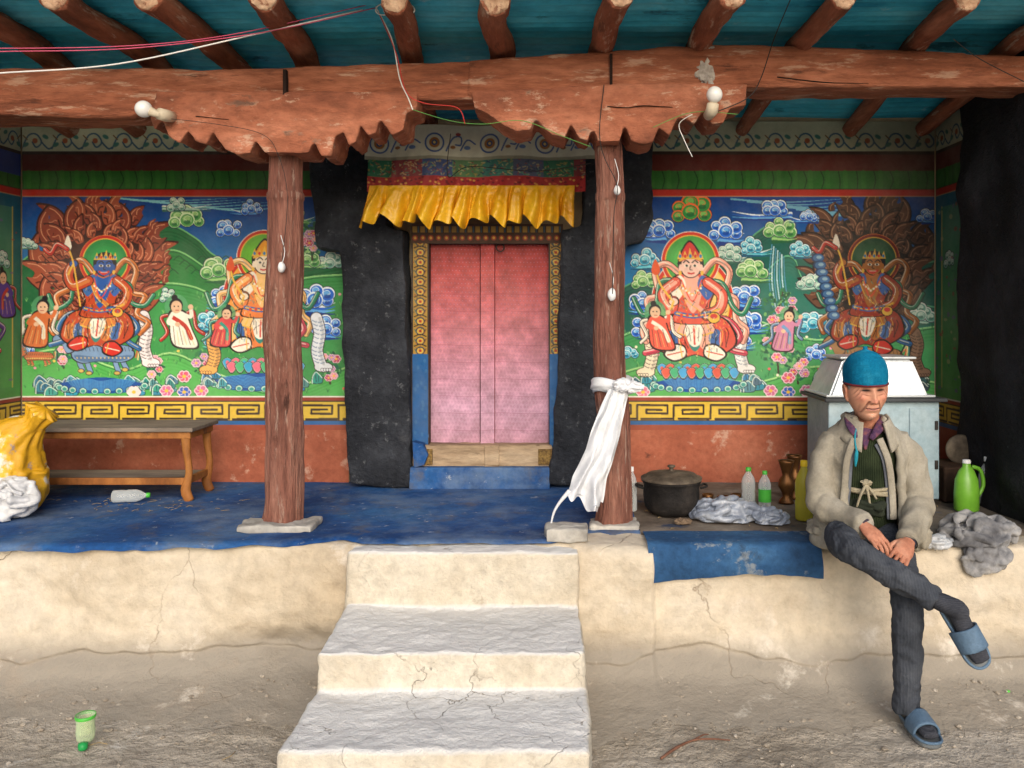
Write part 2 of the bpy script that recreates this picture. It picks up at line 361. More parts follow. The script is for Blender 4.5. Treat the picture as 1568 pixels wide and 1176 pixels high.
def lotus(cv,cx,cy,w,h,cols):
    n=9
    for r in (0,1):
        for j in range(n):
            x=cx-w/2+w*(j+.5*r)/(n-1); y=cy+(h*.35 if r else 0)
            col=cols[(j+r)%len(cols)]
            P=[(x-w/n*.6,y),(x-w/n*.3,y+h*.5),(x,y+h*.62),(x+w/n*.3,y+h*.5),(x+w/n*.6,y),(x,y-h*.3)]
            cv.sp([((a-x)*1.22+x,(b-y)*1.22+y) for a,b in P],(30,35,45)); cv.sp([((a-x)*1.06+x,(b-y)*1.06+y) for a,b in P],(225,225,210)); cv.sp(P,col); cv.ell(x,y+h*.1,w/n*.22,h*.18,cols[(j+1)%len(cols)])
def pelt(cv,x,y,h,flip=1,col=(238,232,220),st=(60,52,50),w=17):
    P=[(x-2*flip,y-h*.5),(x+3*flip,y-h*.2),(x-1*flip,y+h*.15),(x+4*flip,y+h*.42)]; dk=(40,30,30)
    cv.line(P,w+2.4,dk); px,py=P[-1]; cv.ell(px+5*flip,py+5,w*.8+1,8,dk); cv.line(P,w,col); cv.ell(px+5*flip,py+5,w*.8,7,col)
    cv.line([(a+w*.3,b) for a,b in P],w*.25,tuple(v*.75 for v in col),al=.6)
    for j in range(4): cv.ell(px+9*flip-6+j*4,py+9,2.6,2.6,dk); cv.ell(px+9*flip-6+j*4,py+9,2,2,col)
    S=catmull(P,4)
    for j in range(1,len(S)-1):
        a,b=S[j]; cv.line([(a-w*.46,b-1),(a-w*.12,b+2),(a-1,b+1)],1.1,st,al=.7); cv.line([(a+w*.46,b+1),(a+w*.15,b+3),(a+2,b+2)],1.1,st,al=.7)
def mount(cv,x,y,s,col,shade,flip=1):
    dk=(36,30,36)
    def T(a,b): return (x+flip*a*s,y+b*s)
    for lx,q in ((-38,30),(-24,34),(26,34),(40,28)):
        P=[T(lx,4),T(lx-4,16),T(lx+2,q)]; cv.line(P,10*s,dk); cv.line(P,8*s,col); cv.ell(*T(lx-1,q+2),6*s,4*s,dk); cv.ell(*T(lx-1,q+2),5*s,3*s,(200,170,90))
    body=[T(-52,-8),T(-30,-16),T(20,-14),T(48,-10),T(54,6),T(34,16),T(-6,14),T(-36,18),T(-54,8)]
    cv.sp([((a-x)*1.04+x,(b-y)*1.08+y) for a,b in body],dk); cv.sp(body,col); cv.sp([T(-50,4),T(0,8),T(50,4),T(30,15),T(-34,16)],shade,al=.6)
    hd=[T(-50,-8),T(-58,-30),T(-70,-40),T(-86,-30),T(-88,-20),T(-74,-16),T(-64,0)]
    cv.sp([((a-T(-70,-20)[0])*1.1+T(-70,-20)[0],(b-T(-70,-20)[1])*1.1+T(-70,-20)[1]) for a,b in hd],dk); cv.sp(hd,col); cv.ell(*T(-74,-30),2.2*s,2*s,(250,250,240)); cv.ell(*T(-74,-30),1.2*s,1.2*s,dk)
    for j in range(6): cv.line([T(-54-j*2,-12-j*5),T(-46-j*2,-16-j*5),T(-44-j*2,-8-j*5)],3*s,(200,90,60) if j%2 else (60,130,120))
    for j in range(4): cv.line([T(52,-4),T(62+j*2,-12-j*6),T(58+j*4,8+j*4)],2.5*s,[(200,90,60),(230,200,140),(60,130,120),dk][j])
    for j in range(14): a=-46+j*7; cv.line([T(a,-10),T(a+2,-3)],1.1,dk,al=.5); cv.ell(*T(a,9),1.2,1.2,(225,190,110))
def deity(cv,cx,cy,s,skin,robe,robe2,halo,bodyh,wing,hat,seed=0,dim=1.0,wr=False,lean=0.0):
    rr=random.Random(seed)
    D=lambda q: tuple(v*dim for v in q)
    def T(a,b): return (cx+(a-lean*(b-20))*s,cy+b*s)
    dk=D((30,22,22)); gold=D((228,178,70)); wh=D((236,226,208))
    if not wr:
        cv.ell(*T(0,0),57*s,65*s,wh); cv.ell(*T(0,0),56*s,64*s,D(wing)); cv.ell(*T(0,0),51*s,59*s,gold); cv.ell(*T(0,0),49*s,57*s,D(bodyh))
        for j in range(40):
            a=j*math.pi*2/40; cv.line([T(26*math.cos(a),30*math.sin(a)),T(48*math.cos(a),56*math.sin(a))],.9,gold,al=.6)
    cv.ell(*T(0,-58),40*s,40*s,wh if not wr else D((220,120,60))); cv.ell(*T(0,-58),39*s,39*s,D(wing)); cv.ell(*T(0,-58),35*s,35*s,gold); cv.ell(*T(0,-58),33.5*s,33.5*s,D(halo))
    for q in (28,23,18): cv.ell(*T(0,-58),q*s,q*s,tuple(min(255,v*(1.05+(28-q)*.012)) for v in D(halo)))
    for sg in (-1,1):
        j_=lambda : rr.uniform(-5,5)
        ribbon(cv,[T(sg*14,-38),T(sg*34+j_(),-56+j_()),T(sg*52+j_(),-44),T(sg*46,-16+j_()),T(sg*64+j_(),-4),T(sg*58,22),T(sg*74+j_(),36),T(sg*66,52)],8*s,D(robe2),wh)
        ribbon(cv,[T(sg*16,-30),T(sg*42,-24+j_()),T(sg*50+j_(),4),T(sg*68,12+j_()),T(sg*80,-6)],6*s,D((40,136,100)),wh)
        ribbon(cv,[T(sg*10,20),T(sg*46,26+j_()),T(sg*60+j_(),46),T(sg*48,62),T(sg*68,72+j_())],7*s,D((205,70,90)) if seed%2 else D((50,110,170)),wh)
    lap=[T(-54,54),T(-44,24),T(-14,14),T(14,14),T(44,24),T(56,52),T(40,68),T(18,74),T(0,70),T(-18,74),T(-40,68)]
    m0=T(0,45); cv.sp([((a-m0[0])*1.05+m0[0],(b-m0[1])*1.05+m0[1]) for a,b in lap],dk); cv.sp(lap,D(robe))
    for k in range(7):
        x=-42+14*k; cv.sp([T(x-6,36+abs(x)*.1),T(x+6,34+abs(x)*.1),T(x+8,56),T(x,66-abs(x)*.12),T(x-8,56)],[D(robe2),D((60,100,160)),D(robe),D((50,130,120))][k%4]); cv.line([T(x,38),T(x+1,60)],1,dk,al=.7); cv.line([T(x-6,40),T(x-7,56)],1,wh,al=.8)
    cv.sp([T(-24,26),T(0,20),T(24,26),T(26,40),T(0,46),T(-26,40)],D(robe2)); cv.line([T(-26,40),T(0,46),T(26,40)],2,gold)
    cv.sp([T(-11,28),T(11,28),T(9,52),T(0,60),T(-9,52)],wh); cv.line([T(-7,34),T(-5,52)],1,dk,al=.6); cv.line([T(7,34),T(5,52)],1,dk,al=.6); cv.line([T(0,32),T(0,56)],2.4*s,D((200,70,60)))
    for sg in (-1,1):
        dyy=8 if (wr and sg>0) else 0
        cv.sp([T(sg*14,58+dyy),T(sg*30,56+dyy),T(sg*44,70+dyy),T(sg*30,80+dyy),T(sg*12,74+dyy)],dk); cv.sp([T(sg*15,60+dyy),T(sg*29,58+dyy),T(sg*41,70+dyy),T(sg*29,78+dyy),T(sg*14,72+dyy)],wh if seed%2 else D((205,50,40))); cv.line([T(sg*16,66+dyy),T(sg*38,71+dyy)],1.6,D((190,60,40)) if seed%2 else wh); cv.line([T(sg*20,60+dyy),T(sg*18,74+dyy)],1.6,gold)
        for j in range(5): cv.line([T(sg*(8+j*9),26+j*2),T(sg*(15+j*8),42),T(sg*(10+j*8),60)],1.1,gold if j%2 else dk,al=.85)
    tor=[T(-18,-38),T(18,-38),T(30,-20),T(22,4),T(26,26),T(-26,26),T(-22,4),T(-30,-20)]
    m0=T(0,-5); cv.sp([((a-m0[0])*1.08+m0[0],(b-m0[1])*1.03+m0[1]) for a,b in tor],dk); cv.sp(tor,D(robe)); cv.sp([T(-9,-38),T(9,-38),T(12,-10),T(0,14),T(-12,-10)],D(robe2) if seed%2 else D(skin))
    cv.sp([T(-30,-20),T(-16,-38),T(-8,-24),T(-20,-4)],wh if seed%2 else D((60,100,160))); cv.sp([T(30,-20),T(16,-38),T(8,-24),T(20,-4)],D((60,100,170)))
    cv.line([T(-18,-30),T(-6,-6),T(10,8),T(22,20)],6*s,D(robe2)); cv.line([T(-20,-28),T(-8,-4),T(8,10),T(20,22)],1.2,gold)
    for sg in (-1,1):
        if wr and sg<0: A=[T(-22,-28),T(-44,-20),T(-54,-38),T(-48,-54)]
        else: A=[T(sg*22,-28),T(sg*40,-12),T(sg*(36 if sg>0 else 30),8),T(sg*(26 if sg<0 else 18),-2 if sg<0 else 16)]
        cv.line(A,16*s,dk); cv.line(A,14*s,D(robe)); cv.line(A,5*s,D(robe2)); cv.line([(x-3*s,y-3*s) for x,y in A],1.2,wh); cv.ell(*A[-1],7*s,6*s,dk); cv.ell(*A[-1],6*s,5*s,D(skin)); cv.line([A[2],A[3]],3*s,gold)
    cv.line([T(-13,-24),T(0,-12),T(13,-24)],2*s,gold); cv.line([T(-14,-32),T(0,-2),T(14,-32)],1.6*s,D((230,70,50))); 
    for j in range(7): cv.ell(*T(-12+4*j,-20+ (9-abs(j-3)*3)),1.6*s,1.6*s,wh)
    cv.line([T(-23,14),T(0,18),T(23,14)],6*s,D((44,96,165))); cv.line([T(-23,14),T(0,18),T(23,14)],2*s,gold)
    for j in range(5): cv.ell(*T(-16+8*j,16.5),2.2*s,2.2*s,D((210,60,40)))
    if wr: cv.line([T(-60,-80),T(-48,-54),T(-30,10)],2.6*s,gold); cv.sp([T(-66,-78),T(-62,-98),T(-54,-80),T(-60,-72)],wh); ribbon(cv,[T(-60,-76),T(-76,-84),T(-84,-70),T(-94,-76)],6*s,D((200,60,50)),wh)
    else: cv.line([T(-28,-4),T(-42,-24),T(-48,-44)],2.8*s,gold); cv.sp([T(-54,-44),T(-48,-60),T(-42,-44),T(-48,-38)],D((220,90,50)))
    cv.ell(*T(28,20),9*s,8*s,dk); cv.ell(*T(28,20),8*s,7*s,gold); cv.ell(*T(28,18),5*s,3.5*s,D((200,60,50)))
    cv.ell(*T(0,-54),18*s,18*s,D((25,25,35))); cv.ell(*T(0,-50),14.5*s,16*s,dk); cv.ell(*T(0,-50),13.3*s,14.8*s,D(skin)); cv.ell(*T(0,-44),10*s,7*s,tuple(v*.92 for v in D(skin)),al=.6)
    for sg in (-1,1):
        cv.ell(*T(sg*14,-48),2.6*s,5*s,D(skin)); cv.ell(*T(sg*15,-41),2.2*s,3.4*s,gold)
        cv.ell(*T(sg*5.5,-51),3.4*s,1.9*s,wh); cv.ell(*T(sg*5.5,-51),1.5*s,1.6*s,(15,10,10)); cv.line([T(sg*2,-55),T(sg*6,-58),T(sg*10,-55)],1.5*s,dk)
    cv.line([T(0,-51),T(-1.6,-46),T(1.8,-45)],1.1*s,dk); cv.line([T(-4,-41),T(0,-40),T(4,-41)],2*s,D((195,40,40)))
    if wr: cv.line([T(-7,-42),T(0,-38),T(7,-42)],3*s,D((200,50,40))); cv.line([T(-5,-41),T(5,-41)],1.2*s,wh); cv.line([T(-8,-36),T(0,-33),T(8,-36)],2*s,D((190,100,50)))
    if hat:
        cv.sp([T(-17,-56),T(-12,-72),T(0,-86),T(12,-72),T(17,-56),T(0,-61)],dk); cv.sp([T(-15,-57),T(-10,-71),T(0,-83),T(10,-71),T(15,-57),T(0,-61)],D(hat)); cv.line([T(-15,-58),T(0,-63),T(15,-58)],2.5*s,gold)
    for j in range(5):
        x=-14+7*j; cv.poly([T(x-4,-60),T(x,-72-(4 if j==2 else 0)),T(x+4,-60)],gold); cv.ell(*T(x,-64),1.8*s,2.4*s,D((210,50,40)) if j%2 else D((40,120,180)))
    for j in range(220):
        a=rr.uniform(0,6.28); q=rr.uniform(.2,1); px,py=T(math.cos(a)*54*q,16+math.sin(a)*56*q)
        if py<cy-32*s: continue
        cc=rr.choice([gold,wh,dk,D(robe2),D((60,140,150)),gold,dk])
        cv.line([(px,py),(px+rr.uniform(-3,3)*s,py+rr.uniform(1,5)*s)],rr.uniform(.7,1.1),cc,smooth=False,al=.75)
def hill(cv,pts,ytop,col,edge):
    P=catmull(pts,6); cv.poly([tuple(p) for p in P]+[(P[-1][0],608),(P[0][0],608)],col); cv.line([tuple(p) for p in P],2.2,edge,smooth=False); cv.line([(p[0],p[1]+3) for p in P],1,(30,80,50),smooth=False)
    for k in range(1,6): cv.line([(p[0],p[1]+5+k*5) for p in P],2.4,tuple(max(0,v-30+k*6) for v in col),smooth=False,al=.5)
def flower(cv,x,y,r,col):
    cv.ell(x,y,r*1.1,r,(40,60,50),al=.6)
    for k in range(6):
        a=k*math.pi/3; cv.ell(x+math.cos(a)*r*.6,y+math.sin(a)*r*.5,r*.5,r*.45,(245,215,220)); cv.ell(x+math.cos(a)*r*.55,y+math.sin(a)*r*.45,r*.4,r*.34,col)
    cv.ell(x,y,r*.3,r*.26,(240,190,70))
def bush(cv,x,y,r,seed):
    rr=random.Random(seed)
    cv.line([(x,y+r*1.5),(x-2,y),(x+3,y-r)],3,(60,50,40))
    for k in range(int(r*4.5)):
        a=rr.uniform(0,6.28); q=rr.uniform(0,1)**.5; cv.ell(x+math.cos(a)*r*q,y+math.sin(a)*r*q*1.2,rr.uniform(2.5,4.5),rr.uniform(1.4,2.4),rr.choice([(50,120,70),(110,170,100),(26,84,58),(36,104,84)]),rot=rr.uniform(0,3))
    for k in range(int(r/2.6)): 
        a=rr.uniform(0,6.28); q=rr.random()**.5; flower(cv,x+math.cos(a)*r*.85*q,y+math.sin(a)*r*1.05*q,rr.uniform(4.5,8),rr.choice([(215,100,130),(190,60,96),(230,150,160),(180,120,170)]))
def water(cv,x,y,w,h):
    cv.sp([(x-w,y),(x-w*.5,y-h*.5),(x,y-h*.7),(x+w*.5,y-h*.5),(x+w,y),(x+w*.5,y+h*.6),(x-w*.5,y+h*.6)],(24,76,150))
    for k in range(9):
        yy=y-h*.4+k*h*.11; cv.line([(x-w*.75+k*2,yy),(x-w*.3,yy-2.5),(x,yy+1),(x+w*.35,yy-2.5),(x+w*.75-k*2,yy)],1.3,(90,160,205),al=.8)
    for k in range(12):
        a=k/11*math.pi; cv.ell(x-w*math.cos(a)*.95,y+h*.5*math.sin(a),6,5,(20,50,80)); cv.ell(x-w*math.cos(a)*.95,y+h*.5*math.sin(a),5,4.2,(190,225,205)); cv.ell(x-w*math.cos(a)*.95,y+h*.5*math.sin(a)+.6,3.4,2.8,(60,150,140))
def rocks(cv,x,y,r,seed,col=(60,130,150)):
    rr=random.Random(seed)
    for k in range(7):
        a=x+rr.uniform(-r,r); b=y+rr.uniform(-r*.4,r*.5); w=rr.uniform(.3,.5)*r; h=rr.uniform(.5,.9)*r
        cc=tuple(min(255,max(0,v+rr.uniform(-25,30))) for v in col)
        P=[(a-w,b+h*.5),(a-w*.9,b-h*.1),(a-w*.3,b-h*.5),(a+w*.3,b-h*.35),(a+w,b),(a+w*.9,b+h*.5)]
        cv.sp([((p-a)*1.1+a,(q-b)*1.1+b) for p,q in P],(24,44,50)); cv.sp(P,cc); cv.line([(p,q+1) for p,q in P[:5]],1.4,(215,230,215)); cv.line([(a-w*.3,b-h*.2),(a-w*.2,b+h*.4)],1.3,(30,70,80)); cv.line([(a+w*.3,b-h*.1),(a+w*.3,b+h*.4)],1.3,(30,70,80))
def person(cv,x,y,s,robe,robe2,skin=(225,185,150),ln=.25):
    def P(a,b): return (x+(a-ln*b)*s,y+b*s)
    cv.ell(*P(0,-20),15*s,16*s,(90,160,110),al=.8)
    ribbon(cv,[P(-8,-10),P(-22,-6),P(-18,12),P(-28,22)],4*s,robe2); ribbon(cv,[P(8,-10),P(20,-14),P(20,6),P(28,14)],4*s,robe2)
    cv.sp([P(-10,-15),P(10,-15),P(15,8),P(19,31),P(2,34),P(-15,29),P(-15,8)],(40,30,30)); cv.sp([P(-8.5,-13),P(8.5,-13),P(13.5,8),P(17,29),P(2,32),P(-13,27),P(-13.5,8)],robe)
    cv.line([P(-9,-8),P(6,4),P(11,20)],5*s,robe2)
    for k in range(6): cv.line([P(-9+3.6*k,4+k%2*6),P(-11+4.8*k,28)],1,[(90,60,50),(220,190,120)][k%2],al=.8)
    cv.line([P(-8,-10),P(-14,0),P(-4,2)],5*s,robe); cv.ell(*P(-3,2),3.4*s,3*s,skin); cv.line([P(8,-10),P(16,-8),P(18,-18)],5*s,robe); cv.ell(*P(18,-20),3.4*s,3.4*s,skin); cv.ell(*P(0,-22),8.5*s,9.5*s,(30,30,35)); cv.ell(*P(0,-20),7*s,8*s,skin); cv.ell(*P(-2.5,-21),1,1,(20,20,20)); cv.ell(*P(2.5,-21),1,1,(20,20,20)); cv.line([P(-2,-16),P(2,-16)],1,(180,50,50)); cv.ell(*P(0,-32),4*s,4*s,(30,30,35))
def borders(cv,xa,xb,seed):
    cv.rect(xa,185,xb,237,(182,184,156))
    x=xa
    while x<xb:
        cv.line([(x,228),(x+10,208),(x+22,206),(x+30,218),(x+22,226),(x+16,218)],2.4,(60,95,120)); cv.line([(x+30,218),(x+40,228),(x+46,226)],2.4,(60,95,120))
        cv.line([(x+8,214),(x+2,208)],2,(120,90,60)); cv.ell(x+20,216,4,4,(160,90,60)); cv.ell(x+36,210,5,3,(70,120,110),rot=.5); cv.ell(x+6,222,5,3,(70,120,110),rot=-.5)
        x+=46
    cv.rect(xa,232,xb,237,(60,45,40))
    cv.rect(xa,237,xb,262,(98,42,36)); cv.rect(xa,262,xb,290,(46,106,44))
    x=xa; rr=random.Random(seed)
    while x<xb:
        cv.line([(x,263),(x+3+rr.uniform(-2,2),276),(x+rr.uniform(-2,2),289)],1.6,(25,66,30)); cv.line([(x+10,264),(x+11,288)],7,(60,122,50),al=.6); x+=25+rr.uniform(-3,3)
    cv.rect(xa,290,xb,301,(176,44,32)); cv.line([(xa,301),(xb,301)],1.5,(220,190,120)); cv.line([(xa,290),(xb,290)],1.5,(30,40,30))
    cv.rect(xa,606,xb,616,(150,60,45)); cv.line([(xa,607),(xb,607)],2,(230,225,210)); cv.rect(xa,613,xb,647,(60,48,30)); cv.rect(xa,615,xb,643,(216,180,62))
    x=xa-20
    while x<xb:
        for p in ([(x,641),(x,620),(x+46,620),(x+46,633),(x+14,633),(x+14,627),(x+38,627)],[(x+7,641),(x+54,641)]):
            cv.line([(a+rr.uniform(-.7,.7),b+rr.uniform(-.5,.5)) for a,b in p],3.2,(58,44,34),smooth=False)
        x+=56
    cv.rect(xa,644,xb,650,(40,95,150)); cv.rect(xa,650,xb,660,(150,70,48))
def skyland(cv,xa,xb):
    cv.grad(xa,301,xb,470,(12,58,132),(44,140,184)); cv.grad(xa,470,xb,606,(80,150,90),(70,150,80))
def meadow(cv,xa,xb,y0,n):
    for k in range(n):
        x=rnd.uniform(xa,xb); y=rnd.uniform(y0,604)
        for j in (-1.5,0,1.5): cv.line([(x,y),(x+j*1.4,y-rnd.uniform(3,6))],1.,rnd.choice([(150,205,115),(36,96,56),(70,150,80)]),smooth=False,al=.6)
        if k%9==0: cv.ell(x,y-5,2.2,2,rnd.choice([(230,150,170),(240,230,200),(220,90,90),(240,200,90)]))
# left mural -------------------------------------------------------
cvL=Cv(34,186,535,660,(60,120,80)); skyland(cvL,34,535)
for k in range(6): cvL.line([(170+k*30,303+k*3),(250+k*25,308+k*3),(350+k*20,304+k*2)],3,(130,195,205),taper=True)
hill(cvL,[(34,400),(60,385),(100,400),(200,370),(255,345),(300,365),(330,392),(400,420),(535,400)],0,(30,100,58),(110,180,110))
hill(cvL,[(200,420),(240,390),(275,385),(330,420),(370,440)],0,(46,124,62),(130,195,120))
for k in range(14): cvL.line([(230+k*9,398+k%4*7),(238+k*9,392+k%4*7),(246+k*9,398+k%4*7)],1.5,(24,78,46))
hill(cvL,[(34,490),(90,460),(220,435),(300,440),(380,480),(450,430),(535,420)],0,(62,145,76),(150,205,130))
hill(cvL,[(34,545),(100,535),(190,565),(260,540),(330,570),(420,600),(535,560)],0,(84,172,84),(170,215,140))
meadow(cvL,36,530,450,300)
flames(cvL,152,408,84,86,((58,28,24),(132,60,44),(158,78,54),(226,158,120)),1)
for k,(x,y,r,p,t) in enumerate([(287,333,27,GRN,0),(270,312,14,WHT,50),(350,350,20,BLU,0),(335,410,26,GRN,-20),(345,456,24,BLU,-26),(322,492,19,CYN,20),(482,455,30,BLU,28),(505,400,20,WHT,0),(470,395,20,GRN,30),(500,500,22,BLU,20),(330,520,17,CYN,-18),(44,372,12,WHT,-20),(508,345,18,CYN,0),(255,452,12,WHT,20),(40,535,15,BLU,0),(385,318,15,BLU,-30),(450,330,16,GRN,30)]): cloud(cvL,x,y,r,p,k,t)
for x in (62,105,205,252): rocks(cvL,x,588,20,x)
bush(cvL,98,545,12,11); bush(cvL,238,562,13,12); bush(cvL,310,555,15,13); bush(cvL,505,560,18,14)
water(cvL,155,590,70,18)
mount(cvL,158,540,.86,(120,150,185),(60,90,130),1); pelt(cvL,222,520,72,1,(235,225,225))
deity(cvL,152,458,1.0,(36,84,160),(186,70,38),(206,120,60),(35,135,66),(150,60,40),(190,40,30),None,4,1,True,.12)
mount(cvL,60,545,.4,(200,110,70),(120,60,40),1); person(cvL,60,494,1.15,(205,110,60),(225,215,195)); person(cvL,275,494,1.2,(238,232,215),(190,50,40),ln=-.2)
bush(cvL,478,365,22,5)
water(cvL,395,585,74,20); rocks(cvL,330,580,18,7); rocks(cvL,470,580,20,8); lotus(cvL,400,553,104,17,((60,160,200),(225,110,130),(80,180,120)))
deity(cvL,400,456,1.06,(240,222,196),(226,126,66),(240,190,120),(100,166,52),(240,150,70),(195,50,35),(225,150,40),5,lean=.05)
pelt(cvL,328,535,62,-1,(232,170,90)); pelt(cvL,486,525,76,1,(225,228,232),(70,100,140)); person(cvL,342,500,.95,(210,80,80),(60,150,130))
for x,y,q in ((255,598,(210,110,150)),(282,576,(215,90,120)),(282,600,(50,100,190)),(308,598,(210,110,150)),(205,600,(220,220,210))): flower(cvL,x,y,10,q)
borders(cvL,34,535,1)
# right mural ------------------------------------------------------
cvR=Cv(940,186,1431,660,(60,120,80)); skyland(cvR,940,1431)
for k in range(7): cvR.line([(1120+k*25,305+k*4),(1200+k*25,310+k*4),(1300,304+k*4)],3,(110,170,195),taper=True)
hill(cvR,[(940,450),(980,430),(1040,440),(1110,400),(1165,352),(1200,342),(1240,380),(1300,420),(1431,400)],0,(26,92,80),(90,165,120))
hill(cvR,[(1100,470),(1150,440),(1190,400),(1215,395),(1250,440),(1431,470)],0,(38,112,96),(100,175,130))
hill(cvR,[(940,520),(1000,500),(1150,490),(1250,520),(1431,500)],0,(70,150,90),(150,205,140))
hill(cvR,[(940,575),(1010,560),(1150,585),(1260,560),(1431,585)],0,(88,172,88),(170,215,140))
meadow(cvR,942,1428,490,300)
for k in range(7): cvR.line([(1182+k*3,375+k*3),(1178+k*4,430),(1186+k*4,485)],1.6,(190,220,230) if k%2 else (80,140,170))
flames(cvR,1328,405,84,86,((30,24,22),(76,50,38),(98,64,48),(160,120,92)),2)
for k,(x,y,r,p,t) in enumerate([(1112,350,27,BLU,25),(1010,350,24,BLU,-20),(988,395,21,CYN,-20),(1118,388,17,WHT,30),(1150,412,24,GRN,30),(985,428,21,GRN,0),(1187,320,20,BLU,-60),(1194,350,24,GRN,24),(1150,378,17,CYN,30),(985,462,22,BLU,-20),(990,500,22,BLU,-15),(1140,452,24,BLU,24),(1143,490,24,BLU,30),(1130,520,19,BLU,25),(1240,430,18,WHT,-20),(1245,492,22,CYN,0),(1410,480,20,WHT,15),(1225,382,16,CYN,20),(960,350,15,BLU,0),(1240,330,14,BLU,-30),(1420,330,15,BLU,20),(1250,540,18,BLU,0),(960,540,16,CYN,0)]): cloud(cvR,x,y,r,p,k+20,t)
cloud(cvR,1058,320,32,((238,110,60),(50,140,66),(120,190,92),(30,90,50)),9)
rocks(cvR,985,582,20,3); rocks(cvR,1155,582,20,4); rocks(cvR,1270,580,22,5,(50,90,110)); rocks(cvR,1400,580,22,6,(60,90,90))
water(cvR,1070,588,72,18); lotus(cvR,1066,562,104,17,((70,160,210),(215,90,70),(70,170,120)))
pelt(cvR,998,532,78,-1,(236,220,190)); pelt(cvR,1134,525,82,1,(228,226,222),(90,110,130))
deity(cvR,1062,464,1.12,(244,200,182),(212,84,66),(238,168,146),(72,156,72),(240,196,116),(205,55,40),(205,50,50),5,lean=-.05)
person(cvR,1008,500,1.1,(228,96,76),(240,230,210),ln=-.2)
bush(cvR,1195,475,27,6); bush(cvR,1192,530,27,7); bush(cvR,1222,560,18,8); person(cvR,1203,505,1.0,(200,130,160),(110,150,190))
mount(cvR,1335,545,.84,(150,110,70),(90,60,44),1); pelt(cvR,1402,540,60,1,(130,100,80),(44,36,30))
deity(cvR,1330,456,1.0,(172,104,46),(156,54,36),(175,105,50),(40,84,54),(90,45,35),(120,35,28),None,6,.85,True,.1)
for j in range(9): cvR.ell(1252+j*3,395+j*11,10,7,(28,54,90)); cvR.ell(1253+j*3,395+j*11,8,5.5,(60,98,140)); cvR.ell(1254+j*3,394+j*11,4,2.6,(130,160,178))
water(cvR,1330,592,70,14)
for x,y,q in ((1180,598,(210,110,150)),(1207,578,(215,90,120)),(1207,600,(50,100,190)),(1235,598,(210,110,150)),(985,600,(225,120,140))): flower(cvR,x,y,10,q)
borders(cvR,940,1431,2)
h,w=cvR.a.shape[:2]; YY,XX=np.mgrid[0:h,0:w]; px=XX/2+940; py=YY/2+186
soot=1-.4*np.clip((px-1280)/140,0,1)*np.clip((430-py)/150+.7,0,1); cvR.a*=soot[...,None]  # right mural colours darken towards the upper right
# ------------------------------------------------------------------ materials
mural=vcmat('mural_paint',.75,.35,.12,1.3,.16)
red=pmat('red_ochre_wood',[c(116,66,48),c(162,98,72),c(188,122,94)],3,.85,.7,22,.55,wear=[(c(206,176,152),.58,14,.6),(c(84,52,40),.62,7,.8)],dist=.025,stretch=(.6,1,1.3))
redpost=pmat('red_ochre_post',[c(120,76,64),c(160,106,90),c(190,138,118)],5,.9,1.0,24,.6,wear=[(c(210,184,166),.56,16,.6),(c(78,50,42),.60,7,.9)],stretch=(2.4,2.4,.3),dist=.05)
redbeam=pmat('red_ochre_beam',[c(118,66,46),c(166,100,72),c(194,126,96)],2.5,.85,.9,20,.55,wear=[(c(210,174,148),.57,11,.6),(c(80,48,38),.60,6,.8)],stretch=(.35,1.5,1.8),dist=.035)
rafm=pmat('rafter_wood',[c(110,62,44),c(154,90,64),c(184,122,94)],4,.85,.7,24,.55,wear=[(c(206,180,156),.58,9,.6),(c(80,50,40),.62,7,.7)],stretch=(1.6,.3,1.6),dist=.03)
dado=pmat('dado_plaster',[c(136,74,54),c(168,96,72),c(186,116,90)],2.2,.9,.5,30,.35,wear=[(c(205,170,148),.58,5,.7),(c(96,58,46),.66,8)])
turq=pmat('turquoise_boards',[c(24,142,176),c(70,190,218),c(120,212,230)],3,.6,.3,30,.35,wear=[(c(16,90,110),.60,5),(c(180,214,220),.64,9,.6)],stretch=(.4,1,1))
blue=pmat('blue_floor_paint',[c(14,54,106),c(30,80,140),c(56,106,158)],1.8,.85,.5,25,.45,wear=[(c(130,148,166),.46,2.2,.55,.22),(c(96,92,90),.54,4.5,.6,.12),(c(178,184,188),.62,16,.6)],dist=.012)
blackp=pmat('black_plaster',[c(30,32,38),c(48,51,58),c(70,73,80)],4,.8,1.0,26,.5,wear=[(c(108,110,114),.60,22,.7),(c(90,88,88),.62,3,.4,.2)],dist=.035)
sootm=pmat('soot_plaster',[c(16,16,20),c(30,30,36),c(50,50,56)],3,.7,1.0,22,.4,wear=[(c(96,98,100),.66,25)],dist=.035)
plaster=pmat('mud_plaster',[c(184,168,144),c(204,191,170),c(218,208,192)],1.1,.95,.6,14,.32,wear=[(c(170,150,128),.55,1.7,.6,.2),(c(228,221,209),.60,3.4,.7,.12),(c(146,128,108),.67,9,.6),(c(120,112,106),.68,2.1,.5,.06)],crack=(1.1,.005,c(130,112,92)),zfade=(.25,.14,c(150,142,130),.97,2.6),dist=.025)
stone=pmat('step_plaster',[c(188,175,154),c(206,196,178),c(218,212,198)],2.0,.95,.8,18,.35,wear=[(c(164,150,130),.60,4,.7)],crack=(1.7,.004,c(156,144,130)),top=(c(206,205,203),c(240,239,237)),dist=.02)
groundm=pmat('dirt_ground',[c(150,138,122),c(182,171,155),c(206,197,184)],.9,.97,1.0,16,.45,wear=[(c(138,126,112),.54,1.3,.7,.15),(c(222,216,206),.60,3,.8),(c(118,106,92),.65,14,.7),(c(228,224,216),.68,24,.7)],dist=.045)
grime=pmat('dusty_platform',[c(84,72,62),c(116,104,92),c(144,134,122)],3,.95,.5,25,.4,wear=[(c(40,62,92),.58,4)])
